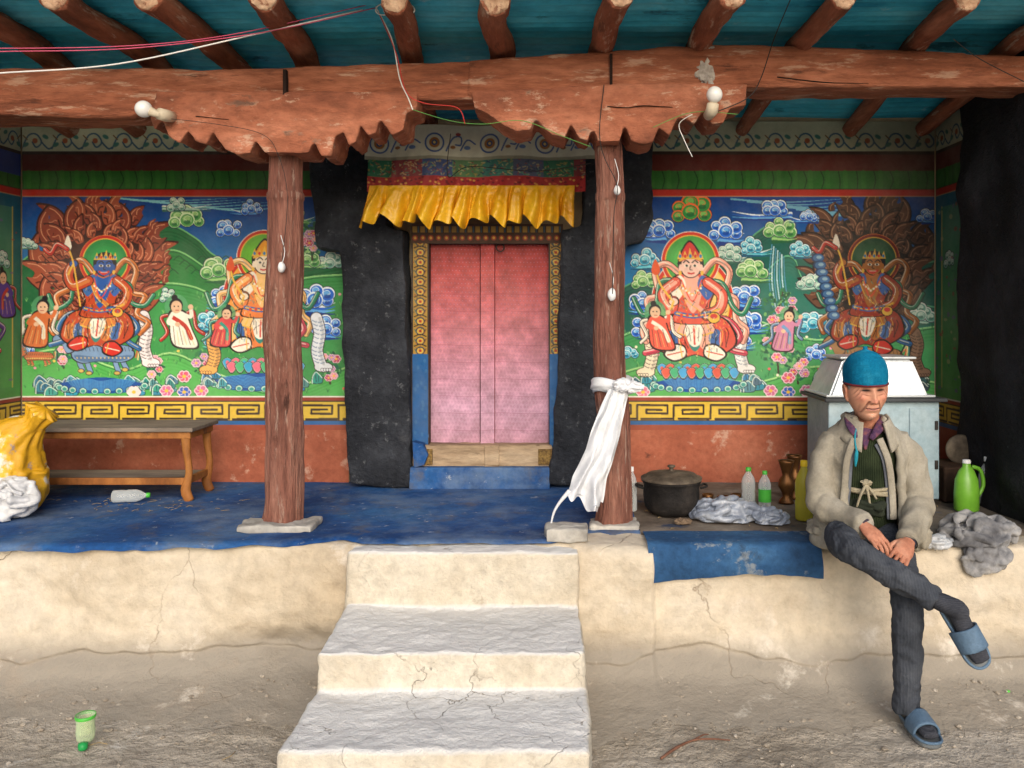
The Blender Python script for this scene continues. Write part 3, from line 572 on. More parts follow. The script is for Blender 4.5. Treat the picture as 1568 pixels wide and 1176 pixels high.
outer=pmat('outer_mud_wall',[c(170,150,120),c(200,180,150)],1,.95,.5,12,.3)
slab=pmat('grey_stone',[c(140,136,130),c(180,176,168),c(205,200,190)],5,.95,.6,25,.3)
# ------------------------------------------------------------------ ground
def gfn(u,v):
    a=(u-.5)*2; b=(v-.5)*2
    x=math.copysign(abs(a)**3.2*90+abs(a)*4,a); y=3.2+math.copysign(abs(b)**3.2*90+abs(b)*4,b)
    z=.022*noise.fractal(Vector((x*1.3,y*1.3,0)),1,2,5)+.012*noise.noise(Vector((x*9,y*9,3)))+.007*noise.noise(Vector((x*22,y*22,1)))
    return (x,y,z-.004)
gridmesh('ground',360,360,gfn,groundm)
prm=pmat('pebble_stone',[c(120,110,98),c(166,155,140),c(198,190,178)],20,.95,.4,60,.2)
V=[];Fs=[]
for k in range(1500):
    x=random.uniform(-3.6,3.0); y=random.uniform(2.4,3.85) if k%2 else random.gauss(3.75,.12)
    if -1.05<x<.2 or y>3.9: continue
    r=random.choice([.003,.004,.005,.006,.008,.012]); 
    bm=bmesh.new(); bmesh.ops.create_icosphere(bm,subdivisions=1,radius=1); n0=len(V); sx,sy=random.uniform(.7,1.4),random.uniform(.7,1.4)
    zz=.022*noise.fractal(Vector((x*1.3,y*1.3,0)),1,2,5)+max(0,y-3.68)*.25
    for v in bm.verts: V.append((x+v.co.x*r*sx*random.uniform(.8,1.2),y+v.co.y*r*sy,zz+r*.2+v.co.z*r*.6))
    Fs+=[tuple(vv.index+n0 for vv in f.verts) for f in bm.faces]; bm.free()
mk('gravel',V,Fs,prm,None,False)
# ------------------------------------------------------------------ temple building
T=empty('mural_painted_temple_porch')
DB=F/240.0
prof=[(4.32,.640),(4.15,.642),(4.05,.640),(4.01,.625),(3.995,.59),(3.985,.5),(3.975,.38),(3.96,.25),(3.93,.16),(3.88,.10),(3.82,.055),(3.68,.018),(3.45,-.02),(3.3,-.05)]
prof=catmull(prof,4)
def wfn(u,v):
    x=-4.2+u*7.6; i=v*(len(prof)-1); k=min(int(i),len(prof)-2); p=prof[k]*(1-(i-k))+prof[k+1]*(i-k)
    d,z=float(p[0]),float(p[1]); low=max(0,(.35-z))/.35
    nz=noise.fractal(Vector((x*1.1,z*1.6,d)),1,2,4)
    d-= .045*nz+.022*noise.noise(Vector((x*5,z*6,1)))+.009*noise.noise(Vector((x*14,z*16,1)))+low*.08*noise.noise(Vector((x*.8,4,z)))
    hole=math.exp(-((x+1.2)/.34)**2-((z-.14)/.11)**2); d+=.10*hole+.05*hole*noise.noise(Vector((x*9,z*9,0)))
    lip=.16+.05*noise.noise(Vector((x*2.2,0,9)))+.02*noise.noise(Vector((x*8,0,2)))
    if .02<z<lip: d+=.022*min(1,(lip-z)/.015)
    if .08<x<.46 and z<.64: d-=.035
    z+= .012*noise.noise(Vector((x*2,d*2,7)))+.008*noise.noise(Vector((x*9,d*6,2)))
    if x>1.24: z-=.012
    return (x,d,z)
gridmesh('platform_front_wall',620,len(prof)*3,wfn,plaster,T)
def interp(x,tab):
    for (a,va),(b,vb) in zip(tab[:-1],tab[1:]):
        if x<=b: return va+(vb-va)*max(0,(x-a)/(b-a))
    return tab[-1][1]
fd=[(-3.6,3.975),(-2.2,3.975),(-1.6,4.0),(-1.3,4.03),(-1.0,4.1),(-.9,4.03),(0,4.05),(.1,4.18),(.45,4.22)]
dr=[(-3.6,.012),(-1.9,.02),(-1.7,.01),(-1.2,.01),(-1.0,.0),(.45,.0)]
def ffn(u,v):
    x=-3.42+u*3.84; f=interp(x,fd)+.018*noise.noise(Vector((x*4,0,0)))+.014*noise.noise(Vector((x*15,0,0))); q=interp(x,dr)+.016*noise.noise(Vector((x*6,5,0)))
    if v<.85: y=5.43+(f-5.43)*v/.85; z=.656+.004*noise.noise(Vector((x*3,y*3,0)))
    elif v<.93: t=(v-.85)/.08; y=f-.025*math.sin(t*math.pi/2); z=.656-.012*t
    else: t=(v-.93)/.07; y=f-.034; z=.644-max(0,q)*t
    return (x,y,z)
gridmesh('blue_painted_floor',300,110,ffn,blue,T)
gridmesh('dusty_floor',120,60,lambda u,v:(.421+u*2.05,5.43-(5.43-4.16)*v,.655+.004*noise.noise(Vector((u*12,v*8,0)))-.02*max(0,v-.96)*25*.5),grime,T)
def drp(u,v):
    x=.43+u*(1.235-.43); wob=.008*noise.noise(Vector((x*6,v*3,2)))
    if v<.3: return (x,4.17-(v/.3)*.2,.662+wob*.5)
    t=(v-.3)/.7; L=(.155+.02*math.sin(x*5)+.012*noise.noise(Vector((x*12,0,0))))
    return (x+ (.01*t),3.945-.012*math.sin(t*3)-.012*t+wob,.655-L*t)
gridmesh('blue_edge_cloth',90,50,drp,pmat('blue_cloth_painted',[c(24,54,86),c(40,80,122),c(64,106,146)],3,.85,.5,30,.5,wear=[(c(140,146,148),.58,7,.7),(c(34,44,60),.60,3,.7)]),T)
mR=lambda n,cv,d,**k: cv.mesh(n,flat(d),mural,T,**k)
mR('mural_wall_left_bay',cvL,DB); mR('mural_wall_right_bay',cvR,DB)
for nm,a,b in (('dado_left',34,535),('dado_right',940,1431)):
    wa,wb=W(a,658,DB),W(b,658,DB)
    gridmesh(nm,120,40,lambda u,v:(wa.x+(wb.x-wa.x)*u,DB-.012+.006*noise.fractal(Vector((u*9+a,v*3,0)),1,2,3),wa.z-(wa.z-.62)*v),dado,T)
box('back_wall_core',-3.9,2.9,DB+.02,DB+.4,0,3.2,outer,T,0)
box('left_wall_core',-3.9,-3.42,4.0,DB+.02,0,3.2,outer,T,0)
box('right_wall_core',2.47,2.95,3.95,DB+.02,0,3.2,outer,T,0)
box('platform_core',-3.9,2.95,4.35,DB+.02,0,.63,outer,T,0)
for nm,sx,x0 in (('left',-1,-3.41),('right',1,2.43)):
    cvS=Cv(0,186,330 if sx<0 else 92,745,(70,130,80),2); xb=cvS.x1
    cvS.grad(0,301,xb,606,(30,95,120),(90,155,80))
    cvS.grad(20,320,xb,590,(70,130,110),(90,160,80))
    cvS.line([(20,320),(20,590)],3,(200,180,90),smooth=False)
    for k in range(6): cloud(cvS,45+k*50,400+30*(k%2),16,[WHT,BLU,GRN][k%3],k)
    if sx<0:
        deity(cvS,110,470,.9,(200,150,90),(190,90,60),(90,60,140),(70,150,80),(170,150,90),(180,60,50),None,3); person(cvS,36,450,1.1,(90,60,150),(190,60,50))
    for k in range(60):
        x=rnd.uniform(2,xb); y=rnd.uniform(320,600); cvS.ell(x,y,rnd.uniform(2,6),rnd.uniform(1,4),rnd.choice([(60,120,90),(170,80,70),(120,100,150),(190,180,130)]),al=.7)
    borders(cvS,0,xb,5); cvS.rect(0,656,xb,745,(150,75,52))
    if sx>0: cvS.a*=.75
    if sx<0: cvS.rect(0,237,xb,270,(50,70,140))
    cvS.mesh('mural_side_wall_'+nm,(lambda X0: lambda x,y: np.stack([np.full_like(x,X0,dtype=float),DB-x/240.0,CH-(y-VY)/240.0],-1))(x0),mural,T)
o=box('soot_blackened_wall',2.39,2.5,3.98,5.05,.6,3.1,sootm,T,0); organic(o,.03,.035,3,3)
for nm,P in (('left',[(470,205),(592,205),(592,346),(617,352),(628,640),(628,748),(532,742),(520,385),(483,380)]),('right',[(893,205),(1000,205),(1000,335),(986,368),(957,372),(957,742),(838,742),(851,640),(860,352),(893,346)])):
    o=prism('black_door_surround_'+nm,P,5.2,5.41,blackp,T,5.2); organic(o,.014,.014,6,3,4)
# door: faded printed pink cloth on plank leaves
D=empty('temple_door'); D.parent=T
cvD=Cv(655,372,845,684,(176,60,58),4)
h,w=cvD.a.shape[:2]; YY,XX=np.mgrid[0:h,0:w]; dx_=XX/4; dy_=YY/4
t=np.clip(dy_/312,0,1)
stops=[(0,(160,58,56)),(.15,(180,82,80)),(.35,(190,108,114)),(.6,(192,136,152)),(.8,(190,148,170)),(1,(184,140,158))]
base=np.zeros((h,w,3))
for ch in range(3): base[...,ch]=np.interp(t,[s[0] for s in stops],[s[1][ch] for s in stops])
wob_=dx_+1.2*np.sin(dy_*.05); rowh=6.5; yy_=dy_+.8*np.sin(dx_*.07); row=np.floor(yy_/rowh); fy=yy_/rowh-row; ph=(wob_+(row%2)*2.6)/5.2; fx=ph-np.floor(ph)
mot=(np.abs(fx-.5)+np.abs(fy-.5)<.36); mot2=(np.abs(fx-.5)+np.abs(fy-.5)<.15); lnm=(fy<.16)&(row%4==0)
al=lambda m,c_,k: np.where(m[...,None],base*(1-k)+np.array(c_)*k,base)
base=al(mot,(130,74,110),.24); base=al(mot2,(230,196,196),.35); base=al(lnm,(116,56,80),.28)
rng=np.random.RandomState(4)
for sz,am in ((12,.07),(40,.10)):
    nz=rng.rand(h//sz+2,w//sz+2); nz=np.kron(nz,np.ones((sz,sz)))[:h,:w]
    for _ in range(3): nz=(nz+np.roll(nz,sz//3,0)+np.roll(nz,-(sz//3),0)+np.roll(nz,sz//3,1)+np.roll(nz,-(sz//3),1))/5
    base*=(1-am+2*am*nz)[...,None]
cvD.a=np.clip(base,0,255)/255.0
def plank(nm,x0,x1,dd):
    q=Cv(x0,374,x1,684,(0,0,0),4); q.a=cvD.a[int((374-372)*4):int((684-372)*4),int((x0-655)*4):int((x1-655)*4)].copy(); q.a=q.a[:q.a.shape[0]//2*2,:q.a.shape[1]//2*2]; hh,w2=q.a.shape[:2]; q.a=q.a.reshape(hh//2,2,w2//2,2,3).mean((1,3)); q.h,q.w=q.a.shape[:2]
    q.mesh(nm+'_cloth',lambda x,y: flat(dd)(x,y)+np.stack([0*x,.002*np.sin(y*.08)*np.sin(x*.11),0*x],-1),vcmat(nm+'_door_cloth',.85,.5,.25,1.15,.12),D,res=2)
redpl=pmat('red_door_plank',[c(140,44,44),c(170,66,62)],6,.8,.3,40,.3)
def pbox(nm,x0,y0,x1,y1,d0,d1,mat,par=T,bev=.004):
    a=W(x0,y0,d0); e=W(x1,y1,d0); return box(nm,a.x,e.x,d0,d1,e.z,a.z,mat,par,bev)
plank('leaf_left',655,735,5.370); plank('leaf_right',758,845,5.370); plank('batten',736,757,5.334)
pbox('leaf_backing_left',655,374,735,684,5.375,5.4,redpl,D,0); pbox('leaf_backing_right',758,374,845,684,5.375,5.4,redpl,D,0); pbox('centre_batten',736,374,757,684,5.341,5.39,redpl,D,0)
pbox('leaf_gap',654,370,846,686,5.402,5.412,pmat('door_gap_dark',[c(20,14,12),c(30,20,18)],5,.9,.1,20,.1),D,0)
metal=pmat('dark_iron',[c(50,48,46),c(80,76,72)],10,.5,.3,40,.3,metal=.7)
tube('door_ring',[W(766+6*math.cos(a),379+6*math.sin(a),5.33) for a in np.linspace(0,6.28,17)],[.004]*17,8,metal,D); pbox('hasp',752,368,772,373,5.32,5.36,metal,D,.002)
cvF=Cv(628,340,864,720,(40,32,30))
for xa,xb in ((630,657),(840,862)):
    cvF.rect(xa,343,xb,545,(50,40,32)); cvF.rect(xa+3,346,xb-3,545,(160,124,54))
    y=350
    while y<540:
        xm=(xa+xb)/2; cvF.ell(xm,y+7,7,6.4,(40,52,70)); cvF.ell(xm,y+7,5,4.6,(196,158,70)); cvF.ell(xm,y+7,2.2,2.2,(150,50,40)); cvF.line([(xa+5,y),(xm,y-3),(xb-5,y)],1.6,(40,36,34)); cvF.line([(xa+5,y+4),(xa+8,y+10)],1.5,(70,100,90)); cvF.line([(xb-5,y+4),(xb-8,y+10)],1.5,(90,50,40)); y+=15
    for k in range(90): cvF.line([(rnd.uniform(xa+3,xb-3),rnd.uniform(346,540))]*2,rnd.uniform(1,2.6),rnd.choice([(60,50,40),(90,80,60),(130,60,44)]),smooth=False,al=.6)
    cvF.rect(xa,542,xb,690,(28,84,138))
    cvF.line([(xa+1,343),(xa+1,690)],2,(50,38,32),smooth=False); cvF.line([(xb-1,343),(xb-1,690)],2,(50,38,32),smooth=False)
    for k in range(16): cvF.ell(rnd.uniform(xa,xb),rnd.uniform(545,685),2,3,(60,104,146),al=.6)
cvF.rect(630,343,862,372,(70,45,34)); 
x=632
while x<860: cvF.rect(x,347,x+7,356,(165,130,60)); cvF.rect(x+8,347,x+10,356,(50,90,110)); cvF.ell(x+4,364,4,4,(150,60,40)); cvF.ell(x+4,364,2,2,(200,160,70)); x+=12
def sub(cv,xa,ya,xb,yb):
    q=Cv(xa,ya,xb,yb,(0,0,0),2); q.a=cv.a[int((ya-cv.y0)*2):int((yb-cv.y0)*2),int((xa-cv.x0)*2):int((xb-cv.x0)*2)].copy(); q.h,q.w=q.a.shape[:2]; return q
darkwood=pmat('dark_frame_wood',[c(52,38,30),c(84,60,44)],6,.8,.5,30,.3)
for nm,q in (('left',(630,343,657,690)),('right',(840,343,862,690)),('lintel',(630,343,862,373))):
    dd=5.29 if nm!='lintel' else 5.282
    sub(cvF,*q).mesh('frame_paint_'+nm,flat(dd),mural,D); pbox('frame_'+nm,q[0],q[1],q[2],q[3],dd+.003,5.4,darkwood,D,0)
oldwood=pmat('old_threshold_wood',[c(120,100,80),c(170,146,118),c(196,174,146)],5,.9,.8,25,.5,wear=[(c(96,78,62),.58,8)],stretch=(.4,1,2))
o=pbox('threshold',632,682,846,716,5.25,5.42,oldwood,D); organic(o,.012,.006,9,1)
pbox('threshold_batten',742,682,764,716,5.235,5.26,oldwood,D)
carv=pmat('carved_gold_wood',[c(90,66,40),c(160,130,74)],30,.8,.8,60,.6)
pbox('threshold_scroll_left',640,688,662,712,5.235,5.26,carv,D); pbox('threshold_scroll_right',824,688,846,712,5.235,5.26,carv,D)
o=pbox('door_plinth',626,716,842,752,5.2,5.42,blue,T,.01)
o=prism('blue_door_jamb_foot',[(632,676),(648,680),(656,696),(650,712),(634,716)],5.2,5.3,blue,D,5.22); organic(o,.005,0,1,2)
# valance
V_=empty('door_valance'); V_.parent=T
cvV=Cv(552,192,916,296,(206,206,188))
x=560
while x<912:
    cvV.ell(x+22,220,15,15,(60,90,150)); cvV.ell(x+22,220,12.5,12.5,(205,205,185)); cvV.ell(x+22,220,8,8,(165,110,60)); cvV.ell(x+22,220,4.5,4.5,(60,80,130)); cvV.ell(x+22,220,2,2,(230,200,100))
    cvV.line([(x+40,232),(x+50,212),(x+62,210),(x+62,222),(x+54,222)],2.2,(60,90,150)); cvV.line([(x+62,230),(x+72,214),(x+84,220)],2.2,(60,90,150)); cvV.ell(x+50,226,4,2.5,(150,100,60)); cvV.ell(x+72,226,5,3,(90,120,170)); cvV.ell(x+58,206,4,2.5,(150,60,60)); x+=84
cvV.rect(552,240,916,246,(160,160,140))
cols=[(44,112,84),(130,52,60),(60,80,130),(90,130,90),(60,120,110),(80,90,120)]
x=556;k=0
while x<912: cvV.rect(x,246,x+46,272,cols[k%6]); k+=1; x+=46
for k in range(420):
    x=rnd.uniform(556,912); y=rnd.uniform(248,271); cvV.line([(x,y),(x+rnd.uniform(-5,5),y+rnd.uniform(-3,3))],1.6,rnd.choice([(190,180,130),(40,60,90),(150,70,70),(90,150,120),(180,150,80)]),smooth=False,al=.8)
cvV.rect(552,272,916,296,(160,44,48))
for k in range(160): x=rnd.uniform(556,912); cvV.ell(x,rnd.uniform(274,292),2,1.5,rnd.choice([(200,90,70),(110,30,40),(210,160,80)]))
def vfn(x,y):
    s=F/5.06; t=np.clip((y-192)/104,0,1); xx=(x-VX)/s; dd=5.06-.05*t+.010*np.sin(x*.13)*t+.006*np.sin(x*.37+y*.1)*t
    return np.stack([xx,dd,CH-(y-VY)/s+.006*np.sin(x*.05)],-1)
sub(cvV,560,192,912,246).mesh('frieze_cloth',lambda x,y:vfn(x,y),mural,V_); sub(cvV,566,246,896,296).mesh('brocade_band',lambda x,y:vfn(x,y)-np.array([0,.01,0]),mural,V_)
yel=pmat('yellow_satin',[c(206,138,16),c(230,172,26),c(240,192,48)],4,.42,.15,60,.25,spec=.5)
def rf(u,v):
    ph=u*2*math.pi*12+2.2*noise.noise(Vector((u*7,0,0)))+1.2*noise.noise(Vector((u*17,v*1.5,4))); amp=.004+.040*v**.8
    x=566+u*314-20*v*(1-.75*u)+3.5*v*math.cos(ph); 
    y=284+v*(55+6*math.sin(ph*.5+.6)+8*noise.noise(Vector((u*10,3,0))))+6*v*math.cos(ph)
    w=W(x,y,4.97); return (w.x,4.97+amp*math.sin(ph)+.35*amp*math.sin(ph*2.3+1)+.006*noise.noise(Vector((u*40,v*8,0))),w.z)
gridmesh('yellow_ruffle',620,34,rf,yel,V_)
# ------------------------------------------------------------------ posts, capitals, beams
for k,(bx,tx,rb,rt) in enumerate(((433,438,.096,.084),(940,930,.088,.07))):
    p0=W(bx,480+1.075*300,F/300); p1=W(tx,215,F/300)
    pts=[p0.lerp(p1,t)+Vector((.022*noise.noise(Vector((t*3,k,0)))+.008*noise.noise(Vector((t*9,k,0))),.01*noise.noise(Vector((t*3,k,5))),0)) for t in np.linspace(0,1,150)]
    KN=[(.60,4.6,.16),(.35,5.0,.13),(.48,4.15,.12),(.22,4.5,.12),(.72,4.9,.13)]
    def rfn(t,a,k=k): 
        ca,sa=math.cos(a),math.sin(a)
        f=1+.09*noise.fractal(Vector((ca*1.6+k*9,sa*1.6,t*4.2)),1,2,4)+.06*noise.noise(Vector((ca*6,sa*6+k,t*6)))
        g=noise.noise(Vector((ca*8+k,sa*8,t*1.6))); f-=.13*max(0,g-.12); f+=.018*noise.noise(Vector((ca*16,sa*16+k,t*5)))
        if .84<t<.865: f+=.06
        if k==0 and t>.865: f-=.03
        if t<.05: f+=.08*(.05-t)/.05
        for (ta,aa,am) in KN:
            aa2=aa+.3*k; r2=((t-ta)/.014)**2+((a-aa2)/.2)**2; f+=am*.9*math.exp(-r2/5)-am*1.5*math.exp(-r2)
        return f
    tube('wooden_post' ,pts,[rb+(rt-rb)*t for t in np.linspace(0,1,150)],110,redpost,T,rfun=rfn)
LC=[(228,178),(236,199),(248,186),(258,209),(275,219),(288,199),(300,215),(315,219),(325,200),(345,228),(365,236),(383,234),(391,215),(405,234),(472,234),(480,216),(492,239),(506,238),(513,209),(526,201),(535,222),(545,217),(551,188),(564,207),(575,203),(582,182),(600,207),(618,199),(623,172),(638,168),(640,140),(420,140),(240,140)]
RC=[(722,140),(726,166),(745,174),(765,190),(790,201),(812,199),(820,182),(845,206),(865,211),(874,189),(886,212),(900,215),(908,197),(915,217),(950,217),(956,190),(966,215),(985,220),(1000,217),(1008,194),(1025,208),(1038,181),(1052,182),(1062,190),(1076,170),(1090,190),(1108,188),(1118,166),(1143,160),(1145,128),(940,128)]
for nm,P in (('left',LC),('right',RC)):
    o=prism('carved_capital_'+nm,P,4.17,4.45,red,T,4.17); organic(o,.007,.008,9,1,4)
BL=[(-330,104),(100,103),(300,108),(430,104),(560,96),(735,92),(735,150),(640,152),(430,160),(230,163),(205,178),(-20,178),(-330,182)]
BR=[(716,92),(940,78),(1150,72),(1400,78),(1590,84),(1590,134),(1400,136),(1150,133),(940,138),(716,148)]
for nm,P,d in (('left',BL,4.205),('right',BR,4.195)):
    o=prism('main_beam_'+nm,P,d,4.45,redbeam,T,4.21); organic(o,.014,.018,2.4,3,5,(.5,1,2)); disp(o,.004,14,2,(.25,1,2),ridge=True)
cr=pmat('crack_dark',[c(30,20,16),c(46,30,24)],5,.95,.1,20,.2)
for (x0,y0,x1,y1) in ((433,106,438,150),(934,82,938,130)):
    pbox('beam_joint',x0,y0,x1,y1,4.172,4.21,cr,T,0)
for pts in ([(930,163),(960,165),(985,162),(1030,164)],[(1190,118),(1260,126),(1330,128)],[(300,178),(350,183)]):
    tube('wood_split',[W(x,y,4.166) for x,y in pts],[(.010,.0016)]*(len(pts)-1)+[(.004,.0008)],8,cr,T,n=4,ref=(0,1,0))
RX=[-3.15,-2.63,-2.12,-1.72,-1.29,-.74,-.27,.235,.72,1.22,1.82,2.3]
endm=pmat('cut_wood_end',[c(160,120,92),c(204,172,142)],20,.9,.6,60,.4,wear=[(c(120,76,56),.55,22)])
for k,x in enumerate(RX):
    r=.050+.016*random.random(); de=3.66+.06*random.uniform(-1,1); tl=random.uniform(-.05,.05); b1=random.uniform(-.03,.03)
    pts=[Vector((x+tl,de,3.085)),Vector((x+tl*.5+b1,3.95,3.083)),Vector((x,4.33,3.075)),Vector((x-tl+b1,4.8,2.995)),Vector((x-tl*1.4,5.5,2.895))]
    tube('ceiling_rafter',pts,[r*1.02,r*1.0,r,r*.95,r*.9],32,rafm,T,n=10,cap='flat',rfun=lambda t,a,k=k:1+.15*noise.fractal(Vector((math.cos(a)*1.3+k*4,math.sin(a)*1.3,t*9)),1,2,4))
    e_=ellipsoid('rafter_end',(x+tl,de+.002,3.085),(r*.95,.018,r*.95),endm,T,4); disp(e_,.008,30,3)
def cf(u,v):
    x=-3.9+u*6.85; d=3.52+v*(5.46-3.52); z=3.150 if d<4.33 else 3.150-(d-4.33)*.165
    z+= .016*abs(math.sin(d*math.pi/.07+1.5*noise.noise(Vector((x*.8,d,0)))))+.007*noise.noise(Vector((x*1.2,d*9,0)))+.02*noise.noise(Vector((x*1.1,d*1.3,4)))
    return (x,d,z)
gridmesh('turquoise_ceiling_boards',160,340,cf,turq,T)
box('roof_slab',-3.95,3.0,3.52,6.0,3.21,3.45,outer,T,.02)
def stoneblk(nm,cx,cy,d,rx,ry,rz,z):
    w=W(cx,cy,d); o=box(nm,w.x-rx,w.x+rx,d-ry,d+ry,z,z+rz,slab,None,.004); organic(o,.007,.014,9,2,3); return o
stoneblk('flat_stone',428,800,4.25,.185,.1,.035,.655)
stoneblk('flat_stone',868,820,4.08,.1,.07,.065,.645)
stoneblk('post_base_stone',940,815,4.3,.12,.09,.03,.645)
# ------------------------------------------------------------------ stairs
ST=empty('stone_stairs')
steps=[(-.955,.112,3.9,4.06,.632),(-.94,.115,3.36,4.04,.385),(-.925,.122,2.88,4.02,.24),(-.93,.13,2.42,4.02,.1)]
bl=[]
for i,(a,b_,d0,d1,z) in enumerate(steps):
    bl.append(box('s%d'%i,a-.01*i,b_,d0,d1,-.1,z,None,None,.01))
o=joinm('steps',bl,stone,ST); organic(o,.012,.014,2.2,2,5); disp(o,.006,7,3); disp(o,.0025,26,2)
# ------------------------------------------------------------------ bench
B=empty('low_wooden_bench'); wo=pmat('orange_brown_wood',[c(110,64,28),c(152,94,44),c(178,120,62)],5,.65,.4,24,.5,stretch=(1,1,.5),wear=[(c(90,64,44),.6,8)]); gt=pmat('worn_bench_top',[c(88,80,74),c(130,118,106),c(160,146,130)],5,.85,.4,24,.4,stretch=(.3,1,1))
X0,X1=-3.3,-2.08
box('top',X0,X1+.02,4.82,5.2,1.055,1.08,gt,B,.006); box('apron_front',X0+.02,X1,4.84,4.86,1.015,1.053,wo,B,.004); box('apron_side',X1-.02,X1-.001,4.865,5.17,1.015,1.053,wo,B,.004)
for lx in (X0+.05,X1-.03):
    for ly in (4.86,5.15):
        tube('leg',[Vector((lx-.005,ly,1.05)),Vector((lx,ly,.95)),Vector((lx+.015,ly,.82)),Vector((lx-.005,ly,.72)),Vector((lx+.02,ly,.658))],[(.03,.02),(.024,.018),(.02,.016),(.03,.02),(.026,.02)],12,wo,B,n=4,ref=(1,0,0))
box('shelf',X0+.05,X1-.03,4.87,5.14,.765,.785,gt,B,.004); box('shelf_rail',X0+.03,X1-.02,4.85,4.868,.75,.79,wo,B,.004); box('shelf_side',X1-.045,X1-.02,4.87,5.14,.75,.79,wo,B,.004)
# ------------------------------------------------------------------ sack
sk=pmat('woven_sack',[c(226,224,214),c(222,216,200),c(226,178,36),c(208,156,22)],3.4,.55,.35,30,.25,wear=[(c(100,116,150),.62,12),(c(190,80,50),.70,9)],spec=.5,ramp=(.40,.50))
S=empty('plastic_sack')
def sackr(t,a): return 1+.10*math.sin(a*5+3*t)*(.3+t)+.07*math.sin(a*11+7*t)*t+.16*noise.fractal(Vector((math.cos(a)*1.5,math.sin(a)*1.5,t*3)),1,2,3)-.10*abs(noise.noise(Vector((math.cos(a)*3,math.sin(a)*3,t*8))))
tube('sack_body',[W(2,782,4.58),W(4,765,4.58),W(6,735,4.58),W(12,700,4.58),W(28,672,4.57),W(46,655,4.56),W(56,645,4.55),W(66,630,4.54)],[(.17,.14),(.215,.17),(.225,.18),(.205,.16),(.15,.12),(.08,.07),(.055,.05),(.085,.06)],72,sk,S,n=10,ref=(1,0,0),rfun=sackr)
whb=pmat('white_plastic',[c(190,192,198),c(228,228,226)],6,.45,.4,30,.2,spec=.5,wear=[(c(120,124,140),.62,7)])
crumple('white_bag',(-2.84,4.43,.76),(.15,.10,.12),whb,S,20,3,.005,.662)
# litter
st=pmat('dry_straw',[c(130,110,76),c(176,154,110)],10,.9,.2,30,.2)
obs=[]
def straw(x,y,z,l,r=.0018):
    a=random.uniform(0,6.28); return tube('st',[Vector((x,y,z+.002)),Vector((x+math.cos(a)*l*.5,y+math.sin(a)*l*.5,z+.005)),Vector((x+math.cos(a+.4)*l,y+math.sin(a+.4)*l,z+.002))],[r]*3,5)
for k in range(60):
    x=random.gauss(-2.4,.3); y=random.uniform(4.6,4.95)
    obs.append(straw(x,y,.657,random.uniform(.01,.05),.0012))
for k in range(30): obs.append(straw(random.uniform(.5,2.2),random.uniform(4.2,4.9),.66,random.uniform(.01,.04),.0015))
joinm('straw_litter',obs,st)
obs=[straw(random.uniform(-2.3,-1.2) if k<16 else random.uniform(.3,2.2),random.uniform(2.5,3.5),.010,random.uniform(.03,.14),.0016) for k in range(28)]; joinm('ground_straw',obs,st)
# ------------------------------------------------------------------ bottles etc.
clear=glassy('clear_plastic',(.75,.8,.8,1),.28); greenp=pmat('green_plastic',[c(60,165,60),c(90,195,70)],10,.35,.05,30,.05,spec=.5); lime=glassy('pale_green_clear_plastic',c(205,225,190),.22); oil=glassy('oil_plastic',c(200,190,70),.55)
def bottle(nm,x,y,z,r,h,m,cap):
    e=empty(nm); revolve('body',[(.001,0),(r*.9,.002),(r,h*.04),(r,h*.3),(r*.93,h*.36),(r,h*.42),(r,h*.62),(r*.8,h*.74),(r*.38,h*.86),(r*.34,h*.93)],(x,y,z),m,e,24)
    revolve('cap',[(.001,h*1.0),(r*.4,h*.995),(r*.42,h*.92),(r*.42,h*.9)],(x,y,z),cap,e,16); return e
s_=lambda px,d:(px-VX)/F*d
whitep=pmat('white_plastic_cap',[c(220,220,220),c(235,235,235)],10,.4,.05,30,.05)
bottle('plastic_bottle',s_(1146,4.75),4.75,.66,.038,.21,clear,greenp); bb=bottle('plastic_bottle',s_(1171,4.7),4.7,.66,.034,.2,clear,greenp); revolve('green_label',[(.035,.0),(.035,.07)],(s_(1171,4.7),4.7,.69),greenp,bb,24)
bottle('oil_bottle',s_(1231,4.4),4.4,.66,.045,.31,oil,pmat('yellow_cap',[c(215,180,30),c(225,190,40)],10,.4,.05,30,.05)); bottle('plastic_bottle',s_(967,4.6),4.6,.66,.03,.24,clear,whitep)
lb=bottle('plastic_bottle',0,0,0,.035,.2,clear,greenp); lb.rotation_euler=(0,math.radians(90),.2); lb.location=(s_(172,4.8),4.8,.695)
P_=empty('cooking_pot'); alu=pmat('blackened_pot',[c(22,20,20),c(40,37,36),c(66,60,56)],6,.75,.6,40,.5,metal=.15); x=s_(1028,4.55)
dent=lambda t,a:1+.015*noise.noise(Vector((math.cos(a)*2,math.sin(a)*2,t*3)))
revolve('pot_body',[(.001,0),(.11,.0),(.14,.03),(.15,.09),(.148,.15),(.155,.165),(.16,.17),(.15,.18)],(x,4.55,.665),alu,P_,48,rfun=dent)
lidm=pmat('pot_lid_metal',[c(58,50,44),c(98,88,76),c(134,122,106)],8,.6,.4,30,.4,metal=.35)
revolve('pot_lid',[(.162,.178),(.163,.188),(.14,.196),(.13,.206),(.09,.212),(.06,.218),(.03,.221),(.012,.223),(.012,.238),(.022,.243),(.02,.252),(.001,.255)],(x,4.55,.665),lidm,P_,48,rfun=dent)
for sg in(-1,1): tube('pot_handle',[Vector((x+sg*.15,4.52,.8)),Vector((x+sg*.185,4.52,.81)),Vector((x+sg*.185,4.58,.81)),Vector((x+sg*.15,4.58,.8))],[.006]*4,8,alu,P_,n=3)
brass=pmat('tarnished_brass',[c(84,54,32),c(134,92,52)],10,.4,.2,30,.3,metal=.7)
